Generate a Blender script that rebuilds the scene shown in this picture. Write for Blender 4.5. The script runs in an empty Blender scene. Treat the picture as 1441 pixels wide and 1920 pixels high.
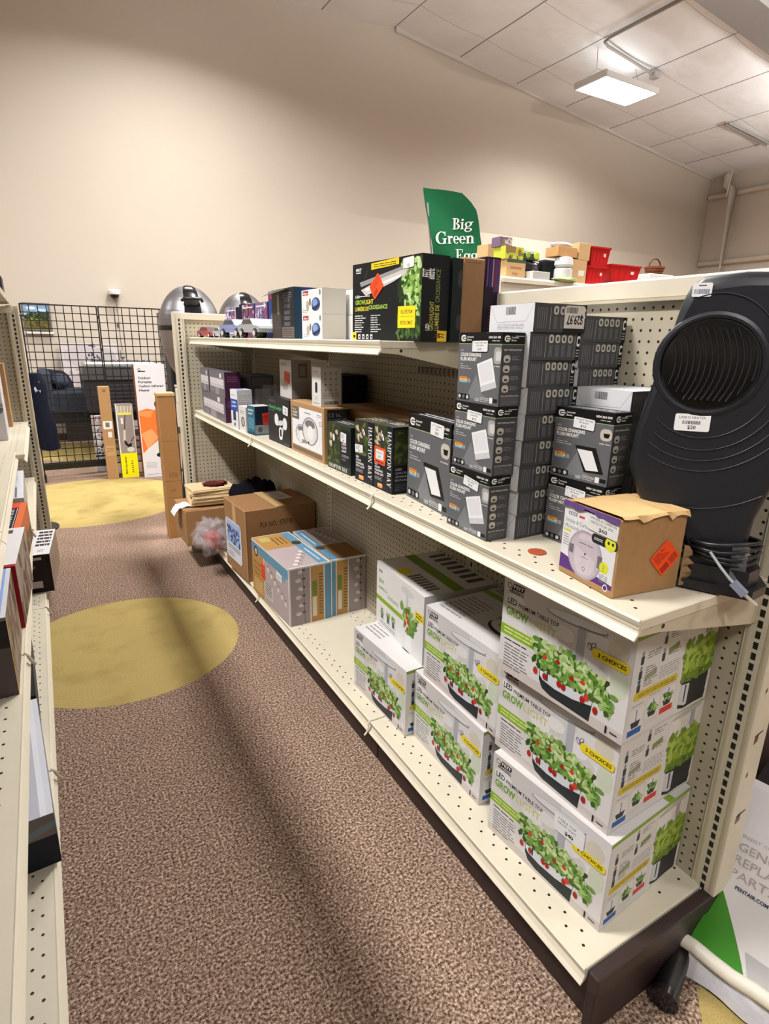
import bpy, math, random
from mathutils import Vector, Matrix
random.seed(7)
S = bpy.context.scene
COL = S.collection
PI = math.pi

# ------------------------------------------------------------------ camera
F_PX = 1084.625
RX, RY, RZ = (0.867, -0.126, 0.483), (-0.499, -0.254, 0.829), (0.018, -0.959, -0.283)
cam_d = bpy.data.cameras.new('camera')
cam_d.sensor_fit = 'VERTICAL'; cam_d.sensor_height = 24.0
cam_d.lens = F_PX / 1920 * 24.0
cam_d.clip_start = 0.02; cam_d.clip_end = 100
cam = bpy.data.objects.new('camera', cam_d); COL.objects.link(cam)
cx = Vector((RX[0], RY[0], RZ[0])).normalized()
cz = -Vector((RX[2], RY[2], RZ[2])).normalized()
cy = cz.cross(cx).normalized(); cx = cy.cross(cz).normalized()
cam.matrix_world = Matrix(((cx.x, cy.x, cz.x, 0), (cx.y, cy.y, cz.y, 0), (cx.z, cy.z, cz.z, 1.45), (0, 0, 0, 1)))
S.camera = cam

# ------------------------------------------------------------------ light and exposure
W = bpy.data.worlds.new('world'); S.world = W; W.use_nodes = True
W.node_tree.nodes['Background'].inputs[0].default_value = (1, 0.96, 0.9, 1)
W.node_tree.nodes['Background'].inputs[1].default_value = 0.005
vs = S.view_settings
vs.view_transform = 'Standard'; vs.look = 'None'; vs.gamma = 1.0; vs.use_curve_mapping = False
vs.exposure = -0.3
S.cycles.use_denoising = True
S.cycles.max_bounces = 8; S.cycles.diffuse_bounces = 2
S.cycles.sample_clamp_indirect = 6
LAMP_RGB = (1.0, 0.982, 0.958)
def area(name, x, y, z, w, sx=1.1, sy=0.42, spread=150):
    d = bpy.data.lights.new(name, 'AREA'); d.shape = 'RECTANGLE'; d.size = sx; d.size_y = sy
    d.energy = w; d.color = LAMP_RGB; d.spread = math.radians(spread)
    o = bpy.data.objects.new(name, d); COL.objects.link(o); o.location = (x, y, z)
    return o
# x, y, z, watts, cut-off angle, watt factor of the added ceiling uplight, turned along the aisle
LAMPS = ((8.68, 7.66, 5.46, 300, 152, 0.012, 0), (1.85, 7.3, 5.72, 190, 150, 0.3, 0), (-4.9, 7.2, 5.5, 200, 150, 0.3, 0), (-1.6, 2.3, 5.3, 370, 165, 0.2, 1), (-1.6, -2.6, 5.3, 200, 165, 0.2, 1),
         (2.1, 4.0, 5.4, 230, 165, 0.3, 1), (6.4, 2.6, 4.6, 180, 165, 4.0, 0), (11.8, 4.4, 4.2, 180, 165, 1.9, 0), (4.4, -3.2, 5.2, 120, 165, 0.3, 0))  # the two low-hung unseen lamps are set for their added ceiling uplight
for (lx, ly, lz, lw, spr, upf, turn) in LAMPS:
    o = area('high_bay_light', lx, ly, lz, lw, spread=spr); o.rotation_euler = (0, 0, turn * math.pi / 2)
    u = area('added_ceiling_uplight', lx, ly, lz + 0.09, lw * upf, 1.1, 0.3, spread=175); u.rotation_euler = (math.pi, 0, turn * math.pi / 2)  # added upward lamp, put in to brighten the ceiling

# ------------------------------------------------------------------ colour and materials
def lin(c):
    return tuple(((v / 255) / 12.92 if v / 255 <= 0.04045 else ((v / 255 + 0.055) / 1.055) ** 2.4) for v in c[:3]) + (1.0,)
def nodes(name):
    m = bpy.data.materials.new(name); m.use_nodes = True
    nt = m.node_tree; b = nt.nodes['Principled BSDF']
    return m, nt, b
def N(nt, t, **k):
    n = nt.nodes.new(t)
    for a, v in k.items(): setattr(n, a, v)
    return n
def MATH(nt, op, a, b=None, c=None):
    n = N(nt, 'ShaderNodeMath', operation=op)
    for i, v in enumerate((a, b, c)):
        if v is None: continue
        if isinstance(v, (int, float)): n.inputs[i].default_value = v
        else: nt.links.new(v, n.inputs[i])
    return n.outputs[0]
def MIX(nt, f, a, b, blend='MIX'):
    n = N(nt, 'ShaderNodeMix', data_type='RGBA', blend_type=blend)
    for i, v in ((0, f), (6, a), (7, b)):
        if isinstance(v, (int, float)): n.inputs[i].default_value = v
        elif isinstance(v, tuple): n.inputs[i].default_value = v
        else: nt.links.new(v, n.inputs[i])
    return n.outputs[2]
def painted(name, rough=0.5, metal=0.0, amt=0.08, scale=40, bump=0.0, bscale=200, spec=0.5, coat=0.0, trans=None):
    """surface whose own print/paint colours come with the mesh, with fine procedural mottling"""
    m, nt, b = nodes(name)
    at = N(nt, 'ShaderNodeAttribute', attribute_name='Col')
    tc = N(nt, 'ShaderNodeTexCoord')
    nz = N(nt, 'ShaderNodeTexNoise'); nz.inputs['Scale'].default_value = scale; nz.inputs['Detail'].default_value = 4
    nt.links.new(tc.outputs['Object'], nz.inputs['Vector'])
    f = MATH(nt, 'MULTIPLY_ADD', nz.outputs[0], 2 * amt, 1 - amt)
    cb = N(nt, 'ShaderNodeCombineColor')
    for i in range(3): nt.links.new(f, cb.inputs[i])
    nt.links.new(MIX(nt, 1.0, at.outputs['Color'], cb.outputs[0], 'MULTIPLY'), b.inputs['Base Color'])
    b.inputs['Roughness'].default_value = rough; b.inputs['Metallic'].default_value = metal
    b.inputs['Specular IOR Level'].default_value = spec; b.inputs['Coat Weight'].default_value = coat
    if bump:
        n2 = N(nt, 'ShaderNodeTexNoise'); n2.inputs['Scale'].default_value = bscale
        nt.links.new(tc.outputs['Object'], n2.inputs['Vector'])
        bp = N(nt, 'ShaderNodeBump'); bp.inputs['Strength'].default_value = bump; bp.inputs['Distance'].default_value = 0.004
        nt.links.new(n2.outputs[0], bp.inputs['Height']); nt.links.new(bp.outputs[0], b.inputs['Normal'])
    if trans is not None:
        b.inputs['Alpha'].default_value = trans
    return m
M_PRINT = painted('printed_card', 0.5, amt=0.05, scale=12, spec=0.22)
M_KRAFT = painted('kraft_cardboard', 0.85, amt=0.12, scale=60, bump=0.12, bscale=90)
M_SHELF = painted('beige_shelf_paint', 0.42, amt=0.05, scale=14)
M_PLAST = painted('moulded_plastic', 0.38, amt=0.06, scale=30, bump=0.05, bscale=900)
M_GLOSS = painted('glossy_plastic', 0.12, amt=0.03)
M_METAL = painted('brushed_metal', 0.4, metal=0.9, amt=0.06, scale=8)
M_WIRE = painted('black_wire', 0.45, amt=0.05)
M_CLOTH = painted('woven_cloth', 0.95, amt=0.18, scale=220, bump=0.4, bscale=500, spec=0.1)
M_DARK = painted('dark_wood_laminate', 0.5, amt=0.2, scale=25)
M_CLEAR = painted('clear_film', 0.08, amt=0.02, trans=0.17, bump=0.5, bscale=24)
M_FOIL = painted('crinkled_film', 0.18, metal=0.35, amt=0.05, bump=0.9, bscale=45)
M_PAPERY = painted('poly_bag', 0.33, amt=0.03, scale=6, bump=0.25, bscale=14)
M_PIPE = painted('painted_pipe', 0.5, amt=0.05)
def emitter(name, c, s):
    m, nt, b = nodes(name)
    b.inputs['Base Color'].default_value = lin(c); b.inputs['Emission Color'].default_value = lin(c); b.inputs['Emission Strength'].default_value = s
    return m
M_TUBE = emitter('lit_tube', (255, 250, 240), 12)

def pegboard(name, axes, base=(190, 180, 158)):
    m, nt, b = nodes(name)
    tc = N(nt, 'ShaderNodeTexCoord'); sp = N(nt, 'ShaderNodeSeparateXYZ')
    nt.links.new(tc.outputs['Object'], sp.inputs[0])
    d = []
    for a in axes:
        f = MATH(nt, 'FRACT', MATH(nt, 'DIVIDE', sp.outputs[a], 0.0254))
        e = MATH(nt, 'SUBTRACT', f, 0.5); d.append(MATH(nt, 'MULTIPLY', e, e))
    r = MATH(nt, 'SQRT', MATH(nt, 'ADD', d[0], d[1]))
    hole = MATH(nt, 'LESS_THAN', r, 0.135)
    nz = N(nt, 'ShaderNodeTexNoise'); nz.inputs['Scale'].default_value = 9
    nt.links.new(tc.outputs['Object'], nz.inputs['Vector'])
    c = lin(base)
    col = MIX(nt, nz.outputs[0], tuple(v * 0.9 for v in c[:3]) + (1,), tuple(min(1, v * 1.08) for v in c[:3]) + (1,))
    nt.links.new(MIX(nt, hole, col, (0.012, 0.01, 0.008, 1)), b.inputs['Base Color'])
    b.inputs['Roughness'].default_value = 0.6
    bp = N(nt, 'ShaderNodeBump'); bp.inputs['Strength'].default_value = 0.6; bp.inputs['Distance'].default_value = 0.004; bp.invert = True
    nt.links.new(hole, bp.inputs['Height']); nt.links.new(bp.outputs[0], b.inputs['Normal'])
    return m
M_PEG_Y = pegboard('pegboard_facing_aisle', (1, 2))
M_PEG_X = pegboard('pegboard_end', (0, 2))

def carpet():
    m, nt, b = nodes('speckled_carpet')
    tc = N(nt, 'ShaderNodeTexCoord'); v = tc.outputs['Object']
    n1 = N(nt, 'ShaderNodeTexNoise'); n1.inputs['Scale'].default_value = 135; n1.inputs['Detail'].default_value = 3; n1.inputs['Roughness'].default_value = 0.7
    nt.links.new(v, n1.inputs['Vector'])
    rp = N(nt, 'ShaderNodeValToRGB'); e = rp.color_ramp.elements
    e[0].position = 0.36; e[0].color = lin((64, 46, 38)); e[1].position = 0.66; e[1].color = lin((218, 194, 174))
    k = rp.color_ramp.elements.new(0.5); k.color = lin((144, 118, 101))
    nt.links.new(n1.outputs[0], rp.inputs[0])
    n2 = N(nt, 'ShaderNodeTexNoise'); n2.inputs['Scale'].default_value = 170; n2.inputs['Detail'].default_value = 3
    nt.links.new(v, n2.inputs['Vector'])
    n3 = N(nt, 'ShaderNodeTexNoise'); n3.inputs['Scale'].default_value = 6; n3.inputs['Detail'].default_value = 5
    nt.links.new(v, n3.inputs['Vector'])
    yel = MIX(nt, n2.outputs[0], lin((164, 142, 84)), lin((206, 184, 122)))
    stain = MATH(nt, 'MULTIPLY', MATH(nt, 'SUBTRACT', n3.outputs[0], 0.5), 1.6)
    yel = MIX(nt, stain, yel, lin((136, 114, 60)))
    sp = N(nt, 'ShaderNodeSeparateXYZ'); nt.links.new(v, sp.inputs[0])
    mask = None
    for (x, y, r) in ((0.20, 2.83, 0.53), (0.25, 5.80, 0.86), (0.3, 8.45, 0.62), (1.38, 0.12, 0.42), (-2.6, 4.2, 0.6), (3.3, 3.0, 0.6)):
        dx = MATH(nt, 'SUBTRACT', sp.outputs[0], x); dy = MATH(nt, 'SUBTRACT', sp.outputs[1], y)
        q = MATH(nt, 'SQRT', MATH(nt, 'ADD', MATH(nt, 'MULTIPLY', dx, dx), MATH(nt, 'MULTIPLY', dy, dy)))
        q = MATH(nt, 'ADD', q, MATH(nt, 'MULTIPLY', MATH(nt, 'SUBTRACT', n2.outputs[0], 0.5), 0.025))
        t = MATH(nt, 'LESS_THAN', q, r)
        mask = t if mask is None else MATH(nt, 'MAXIMUM', mask, t)
    big = MIX(nt, 1.0, rp.outputs[0], MIX(nt, n3.outputs[0], (0.85, 0.85, 0.85, 1), (1.12, 1.12, 1.12, 1)), 'MULTIPLY')
    nt.links.new(MIX(nt, mask, big, yel), b.inputs['Base Color'])
    b.inputs['Roughness'].default_value = 0.98; b.inputs['Specular IOR Level'].default_value = 0.05
    bp = N(nt, 'ShaderNodeBump'); bp.inputs['Strength'].default_value = 0.8; bp.inputs['Distance'].default_value = 0.006
    nt.links.new(n1.outputs[0], bp.inputs['Height']); nt.links.new(bp.outputs[0], b.inputs['Normal'])
    return m
def plain(name, c, rough=0.7, amt=0.04, scale=3, bump=0.0, bscale=60):
    m, nt, b = nodes(name)
    tc = N(nt, 'ShaderNodeTexCoord'); nz = N(nt, 'ShaderNodeTexNoise'); nz.inputs['Scale'].default_value = scale; nz.inputs['Detail'].default_value = 5
    nt.links.new(tc.outputs['Object'], nz.inputs['Vector'])
    l = lin(c)
    nt.links.new(MIX(nt, nz.outputs[0], tuple(v * (1 - amt) for v in l[:3]) + (1,), tuple(min(1, v * (1 + amt)) for v in l[:3]) + (1,)), b.inputs['Base Color'])
    b.inputs['Roughness'].default_value = rough; b.inputs['Specular IOR Level'].default_value = 0.3
    if bump:
        n2 = N(nt, 'ShaderNodeTexNoise'); n2.inputs['Scale'].default_value = bscale
        nt.links.new(tc.outputs['Object'], n2.inputs['Vector'])
        bp = N(nt, 'ShaderNodeBump'); bp.inputs['Strength'].default_value = bump; bp.inputs['Distance'].default_value = 0.01
        nt.links.new(n2.outputs[0], bp.inputs['Height']); nt.links.new(bp.outputs[0], b.inputs['Normal'])
    return m
M_CARPET = carpet()
M_WALL = plain('beige_wall_paint', (208, 197, 182), 0.75, 0.02, 2, 0.05, 90)
def ceiling_mat():
    m, nt, b = nodes('quilted_white_ceiling')
    tc = N(nt, 'ShaderNodeTexCoord'); sp = N(nt, 'ShaderNodeSeparateXYZ'); nt.links.new(tc.outputs['Object'], sp.inputs[0])
    def seam(o, off, per, w):
        f = MATH(nt, 'FRACT', MATH(nt, 'DIVIDE', MATH(nt, 'SUBTRACT', sp.outputs[o], off), per))
        return MATH(nt, 'LESS_THAN', MATH(nt, 'MINIMUM', f, MATH(nt, 'SUBTRACT', 1.0, f)), w / per)
    nz = N(nt, 'ShaderNodeTexNoise'); nz.inputs['Scale'].default_value = 1.5; nz.inputs['Detail'].default_value = 6
    nt.links.new(tc.outputs['Object'], nz.inputs['Vector'])
    base = MIX(nt, nz.outputs[0], lin((226, 224, 224)), lin((244, 243, 243)))
    s1 = seam(0, 5.56, 1.27, 0.011); s2 = seam(1, 7.5, 1.27, 0.006)
    col = MIX(nt, MATH(nt, 'MULTIPLY', s2, 0.5), base, lin((120, 112, 106)))
    col = MIX(nt, MATH(nt, 'MULTIPLY', s1, 0.85), col, lin((96, 88, 82)))
    nt.links.new(col, b.inputs['Base Color']); b.inputs['Roughness'].default_value = 0.6
    n2 = N(nt, 'ShaderNodeTexNoise'); n2.inputs['Scale'].default_value = 5; n2.inputs['Detail'].default_value = 4
    nt.links.new(tc.outputs['Object'], n2.inputs['Vector'])
    bp = N(nt, 'ShaderNodeBump'); bp.inputs['Strength'].default_value = 0.25; bp.inputs['Distance'].default_value = 0.05
    nt.links.new(n2.outputs[0], bp.inputs['Height']); nt.links.new(bp.outputs[0], b.inputs['Normal'])
    return m
M_CEIL = ceiling_mat()

# ------------------------------------------------------------------ mesh builder
class MB:
    def __init__(s): s.v = []; s.f = []; s.c = []; s.m = []; s.s = []
    def add(s, vs, fs, col, mi=0, smooth=False):
        o = len(s.v); s.v += [tuple(p) for p in vs]; l = lin(col)
        for f in fs:
            s.f.append(tuple(i + o for i in f)); s.c.append(l); s.m.append(mi); s.s.append(smooth)
    def box(s, x0, y0, z0, x1, y1, z1, col, ch=0.0, edge=None, mi=0):
        if ch <= 0:
            s.add([(x0,y0,z0),(x1,y0,z0),(x1,y1,z0),(x0,y1,z0),(x0,y0,z1),(x1,y0,z1),(x1,y1,z1),(x0,y1,z1)],
                  [(0,3,2,1),(4,5,6,7),(0,1,5,4),(1,2,6,5),(2,3,7,6),(3,0,4,7)], col, mi); return
        X, Y, Z = (x0, x1), (y0, y1), (z0, z1); vs = []; idx = {}
        for i in (0, 1):
            for j in (0, 1):
                for k in (0, 1):
                    p = [X[i], Y[j], Z[k]]; sg = [1 - 2 * i, 1 - 2 * j, 1 - 2 * k]
                    for a in range(3):
                        q = list(p)
                        for bb in range(3):
                            if bb != a: q[bb] += sg[bb] * ch
                        idx[i, j, k, a] = len(vs); vs.append(q)
        fs = []
        for a in range(3):
            for side in (0, 1):
                ks = [(0, 0), (1, 0), (1, 1), (0, 1)]; r = []
                for (p, q) in ks:
                    t = [0, 0, 0]; t[a] = side; t[(a + 1) % 3] = p; t[(a + 2) % 3] = q
                    r.append(idx[t[0], t[1], t[2], a])
                fs.append(tuple(r) if side else tuple(reversed(r)))
        s.add(vs, fs, col, mi)
        es = []
        for a in range(3):
            b, c = (a + 1) % 3, (a + 2) % 3
            for p in (0, 1):
                for q in (0, 1):
                    r = []
                    for side, ax in ((0, b), (1, b), (1, c), (0, c)):
                        t = [0, 0, 0]; t[a] = side; t[b] = p; t[c] = q
                        r.append(idx[t[0], t[1], t[2], ax])
                    es.append(tuple(r) if (p + q) % 2 == 1 else tuple(reversed(r)))
        for i in (0, 1):
            for j in (0, 1):
                for k in (0, 1): es.append(tuple(idx[i, j, k, a] for a in range(3)))
        s.add(vs, es, edge or col, mi)
    def prism(s, pts, axis, a0, a1, col, mi=0, smooth=False):
        """polygon pts extruded along axis ('x','y','z')"""
        def P(p, t): return {'x': (t, p[0], p[1]), 'y': (p[0], t, p[1]), 'z': (p[0], p[1], t)}[axis]
        n = len(pts); vs = [P(p, a0) for p in pts] + [P(p, a1) for p in pts]
        fs = [tuple(range(n - 1, -1, -1)), tuple(range(n, 2 * n))]
        s.add(vs, fs, col, mi)
        s.add(vs, [(i, (i + 1) % n, n + (i + 1) % n, n + i) for i in range(n)], col, mi, smooth)
    def lathe(s, c, prof, col, seg=24, axis=(0, 0, 1), mi=0, sx=1, sy=1, cols=None):
        ax = Vector(axis).normalized(); q = Vector((0, 0, 1)).rotation_difference(ax); c = Vector(c)
        vs = []; 
        for (r, z) in prof:
            for k in range(seg):
                a = 2 * PI * k / seg; vs.append(c + q @ Vector((r * math.cos(a) * sx, r * math.sin(a) * sy, z)))
        for i in range(len(prof) - 1):
            fs = [(i * seg + k, i * seg + (k + 1) % seg, (i + 1) * seg + (k + 1) % seg, (i + 1) * seg + k) for k in range(seg)]
            s.add(vs, fs, cols[i] if cols else col, mi, True)
        s.add(vs[:seg], [tuple(range(seg - 1, -1, -1))], cols[0] if cols else col, mi)
        s.add(vs[-seg:], [tuple(range(seg))], cols[-1] if cols else col, mi)
    def cyl(s, a, b, r, col, seg=12, mi=0, r2=None):
        a = Vector(a); b = Vector(b); L = (b - a).length
        s.lathe(a, [(r, 0), (r if r2 is None else r2, L)], col, seg, b - a, mi)
    def tube(s, pts, r, col, seg=8, mi=0):
        pts = [Vector(p) for p in pts]; n = len(pts); rings = []
        for i, p in enumerate(pts):
            t = (pts[min(i + 1, n - 1)] - pts[max(i - 1, 0)]).normalized()
            q = Vector((0, 0, 1)).rotation_difference(t)
            rings.append([p + q @ Vector((r * math.cos(2 * PI * k / seg), r * math.sin(2 * PI * k / seg), 0)) for k in range(seg)])
        vs = [v for rg in rings for v in rg]
        s.add(vs, [(i * seg + k, i * seg + (k + 1) % seg, (i + 1) * seg + (k + 1) % seg, (i + 1) * seg + k) for i in range(n - 1) for k in range(seg)], col, mi, True)
        s.add(rings[0], [tuple(range(seg - 1, -1, -1))], col, mi); s.add(rings[-1], [tuple(range(seg))], col, mi)
    def bar(s, a, b, w, h, col, mi=0):
        a = Vector(a); b = Vector(b); t = (b - a).normalized()
        u = t.cross(Vector((0, 0, 1)))
        u = Vector((1, 0, 0)) if u.length < 1e-4 else u.normalized()
        v = u.cross(t); u *= w / 2; v *= h / 2
        s.add([a-u-v, a+u-v, a+u+v, a-u+v, b-u-v, b+u-v, b+u+v, b-u+v], [(0,3,2,1),(4,5,6,7),(0,1,5,4),(1,2,6,5),(2,3,7,6),(3,0,4,7)], col, mi)
    def blob(s, c, rx, ry, rz, col, seed=0, amp=0.12, freq=3.0, seg=20, rings=12, mi=0, flat=None):
        rnd = random.Random(seed); ph = [rnd.uniform(0, 6.3) for _ in range(6)]; vs = []
        for i in range(rings + 1):
            th = PI * i / rings
            for k in range(seg):
                a = 2 * PI * k / seg; d = Vector((math.sin(th) * math.cos(a), math.sin(th) * math.sin(a), math.cos(th)))
                g = 1 + amp * (math.sin(freq * d.x * 2 + ph[0]) * math.sin(freq * d.y * 2 + ph[1]) + 0.6 * math.sin(freq * 2.3 * d.z + ph[2] + 2 * d.x) + 0.5 * math.sin(freq * 3.7 * d.y + ph[3]) * math.sin(freq * 3.1 * d.x + ph[4]))
                p = [c[0] + rx * d.x * g, c[1] + ry * d.y * g, c[2] + rz * d.z * g]
                if flat is not None: p[2] = max(p[2], flat)
                vs.append(p)
        s.add(vs, [(i * seg + k, (i + 1) * seg + k, (i + 1) * seg + (k + 1) % seg, i * seg + (k + 1) % seg) for i in range(rings) for k in range(seg)], col, mi, True)
    def mesh(s, name, mats, off=(0, 0, 0)):
        me = bpy.data.meshes.new(name)
        me.from_pydata([(p[0] - off[0], p[1] - off[1], p[2] - off[2]) for p in s.v], [], s.f)
        at = me.color_attributes.new('Col', 'FLOAT_COLOR', 'CORNER')
        buf = []
        for f, c in zip(s.f, s.c): buf += list(c) * len(f)
        at.data.foreach_set('color', buf)
        for m in (mats if isinstance(mats, (list, tuple)) else [mats]): me.materials.append(m)
        me.polygons.foreach_set('material_index', s.m); me.polygons.foreach_set('use_smooth', s.s)
        me.update(); return me
    def build(s, name, mats, parent=None, off=None):
        if off is None: off = tuple(parent.get('_o', (0, 0, 0))) if parent else (0, 0, 0)
        o = bpy.data.objects.new(name, s.mesh(name, mats, off)); COL.objects.link(o)
        if parent: o.parent = parent
        return o
def tag(o, label, cat, group=None, kind=None):
    if label: o['label'] = label
    if cat: o['category'] = cat
    if group: o['group'] = group
    if kind: o['kind'] = kind
    return o
ORG = {}
def thing(name, label, cat, loc=(0, 0, 0), rz=0.0, group=None):
    o = bpy.data.objects.new(name, None); COL.objects.link(o); o.empty_display_size = 0.05
    o.location = loc; o.rotation_euler = (0, 0, rz); return tag(o, label, cat, group)
def part(mb, name, mat, root, world=False):
    """child mesh; world=True when the builder used scene coordinates (root unrotated)"""
    return mb.build(name, mat, root, tuple(root.location) if world else (0, 0, 0))
def single(mb, name, mat, label, cat, base, group=None):
    o = mb.build(name, mat, None, base); o.location = base; return tag(o, label, cat, group)
def copy_tree(o, parent=None):
    c = o.copy(); COL.objects.link(c)
    if parent: c.parent = parent
    for ch in list(o.children): copy_tree(ch, c)
    return c
def struct(mb, name, mat, base=(0, 0, 0)):
    o = mb.build(name, mat, None, base); o.location = base; o['kind'] = 'structure'; return o

# ------------------------------------------------------------------ lettering and print
_T = {}
def glyphs(body, bold):
    key = (body, bold)
    if key in _T: return _T[key]
    cu = bpy.data.curves.new('t', 'FONT'); cu.body = body; cu.size = 1.0; cu.resolution_u = 2; cu.offset = bold
    ob = bpy.data.objects.new('t', cu); COL.objects.link(ob)
    dg = bpy.context.evaluated_depsgraph_get(); me = bpy.data.meshes.new_from_object(ob.evaluated_get(dg))
    vs = [(v.co.x, v.co.y) for v in me.vertices]; fs = [tuple(p.vertices) for p in me.polygons]
    bpy.data.objects.remove(ob); bpy.data.curves.remove(cu); bpy.data.meshes.remove(me)
    x0 = min(v[0] for v in vs) if vs else 0; x1 = max(v[0] for v in vs) if vs else 1
    out = []
    for f in fs:                                   # keep every face turned the same way
        a = sum(vs[f[i]][0] * vs[f[(i + 1) % len(f)]][1] - vs[f[(i + 1) % len(f)]][0] * vs[f[i]][1] for i in range(len(f)))
        out.append(f if a > 0 else tuple(reversed(f)))
    _T[key] = ([(x - x0, y) for x, y in vs], out, max(x1 - x0, 1e-3)); return _T[key]
SERIF = {
 'B': (.74, [('R',.10,0,.28,1),('R',0,0,.36,.06),('R',0,.94,.36,1),('A',.34,.76,.28,.24,.17,.06,-90,90),('A',.34,.265,.36,.265,.19,.06,-90,90)]),
 'i': (.36, [('R',.09,0,.25,.64),('R',0,0,.34,.05),('R',0,.58,.16,.64),('A',.17,.84,.1,.1,.1,.1,0,360)]),
 'g': (.64, [('A',.29,.42,.27,.23,.15,.05,0,360),('A',.30,-.08,.30,.19,.12,.06,0,360),('R',.44,.54,.64,.62),('P',[(.1,.24),(.2,.2),(.24,.08),(.08,.06)])]),
 'G': (.92, [('A',.44,.5,.44,.52,.19,.06,45,320),('R',.60,.0,.78,.42),('R',.52,.38,.88,.44),('R',.70,.66,.76,1)]),
 'r': (.54, [('R',.09,0,.25,.64),('R',0,0,.36,.05),('R',0,.58,.16,.64),('A',.38,.42,.16,.22,.1,.09,40,160),('A',.42,.54,.09,.09,.09,.09,0,360)]),
 'e': (.62, [('A',.31,.32,.30,.34,.16,.05,0,320),('R',.1,.31,.6,.37)]),
 'n': (.72, [('R',.09,0,.25,.64),('R',0,0,.33,.05),('R',0,.58,.16,.64),('A',.38,.40,.23,.26,.15,.08,0,150),('R',.46,0,.61,.41),('R',.39,0,.70,.05)]),
 'E': (.78, [('R',.1,0,.28,1),('R',0,0,.72,.06),('R',0,.94,.7,1),('R',.28,.47,.5,.53),('R',.66,0,.72,.25),('R',.64,.75,.7,1),('R',.46,.37,.52,.63)]),
 'H': (.9, [('R',.08,0,.26,1),('R',.60,0,.78,1),('R',0,0,.34,.06),('R',0,.94,.34,1),('R',.52,0,.86,.06),('R',.52,.94,.86,1),('R',.26,.47,.6,.53)]),
 'A': (.9, [('P',[(.36,1),(.5,1),(.8,0),(.6,0)]),('P',[(.38,1),(.45,.9),(.18,0),(.11,0)]),('R',.24,.3,.64,.36),('R',0,0,.28,.06),('R',.52,0,.88,.06)]),
 'M': (1.1, [('R',.10,0,.16,1),('R',.78,0,.96,1),('P',[(.06,1),(.24,1),(.56,.1),(.46,.1)]),('P',[(.84,1),(.78,1),(.48,.1),(.54,.1)]),('R',0,0,.28,.06),('R',.70,0,1.04,.06),('R',0,.94,.2,1),('R',.8,.94,1.04,1)]),
 'P': (.74, [('R',.10,0,.28,1),('R',0,0,.38,.06),('R',0,.94,.36,1),('A',.34,.72,.34,.28,.19,.06,-90,90)]),
 'T': (.78, [('R',.29,0,.47,1),('R',.18,0,.58,.06),('R',.02,.94,.74,1),('R',.02,.72,.08,1),('R',.68,.72,.74,1)]),
 'O': (.9, [('A',.43,.5,.43,.52,.19,.06,0,360)]),
 'N': (.92, [('R',.1,0,.16,1),('R',.70,0,.76,1),('P',[(.06,1),(.26,1),(.78,0),(.60,0)]),('R',0,0,.28,.06),('R',0,.94,.2,1),('R',.58,.94,.88,1)]),
 'Y': (.84, [('R',.32,0,.5,.5),('R',.22,0,.6,.06),('P',[(.08,1),(.27,1),(.5,.46),(.34,.46)]),('P',[(.74,1),(.66,1),(.42,.46),(.5,.44)]),('R',0,.94,.34,1),('R',.56,.94,.84,1)]),
 ' ': (.42, [])}
def serif(body):
    key = (body, 'serif')
    if key in _T: return _T[key]
    vs, fs, x = [], [], 0.0
    for ch in body:
        w, prims = SERIF[ch]
        for p in prims:
            o = len(vs)
            if p[0] == 'R': vs += [(x + p[1], p[2]), (x + p[3], p[2]), (x + p[3], p[4]), (x + p[1], p[4])]; fs.append((o, o + 1, o + 2, o + 3))
            elif p[0] == 'P':
                q = [(x + a, b) for a, b in p[1]]
                ar = sum(q[i][0] * q[(i + 1) % len(q)][1] - q[(i + 1) % len(q)][0] * q[i][1] for i in range(len(q)))
                if ar < 0: q.reverse()
                vs += q; fs.append(tuple(range(o, o + len(q))))
            else:
                _, cx_, cy_, rx, ry, tx, ty, a0, a1 = p; n = 14
                for i in range(n + 1):
                    a = math.radians(a0 + (a1 - a0) * i / n)
                    vs += [(x + cx_ + rx * math.cos(a), cy_ + ry * math.sin(a)), (x + cx_ + (rx - tx) * math.cos(a), cy_ + (ry - ty) * math.sin(a))]
                fs += [(o + 2 * i, o + 2 * i + 2, o + 2 * i + 3, o + 2 * i + 1) for i in range(n)]
        x += w
    _T[key] = (vs, fs, x); return _T[key]
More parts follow.
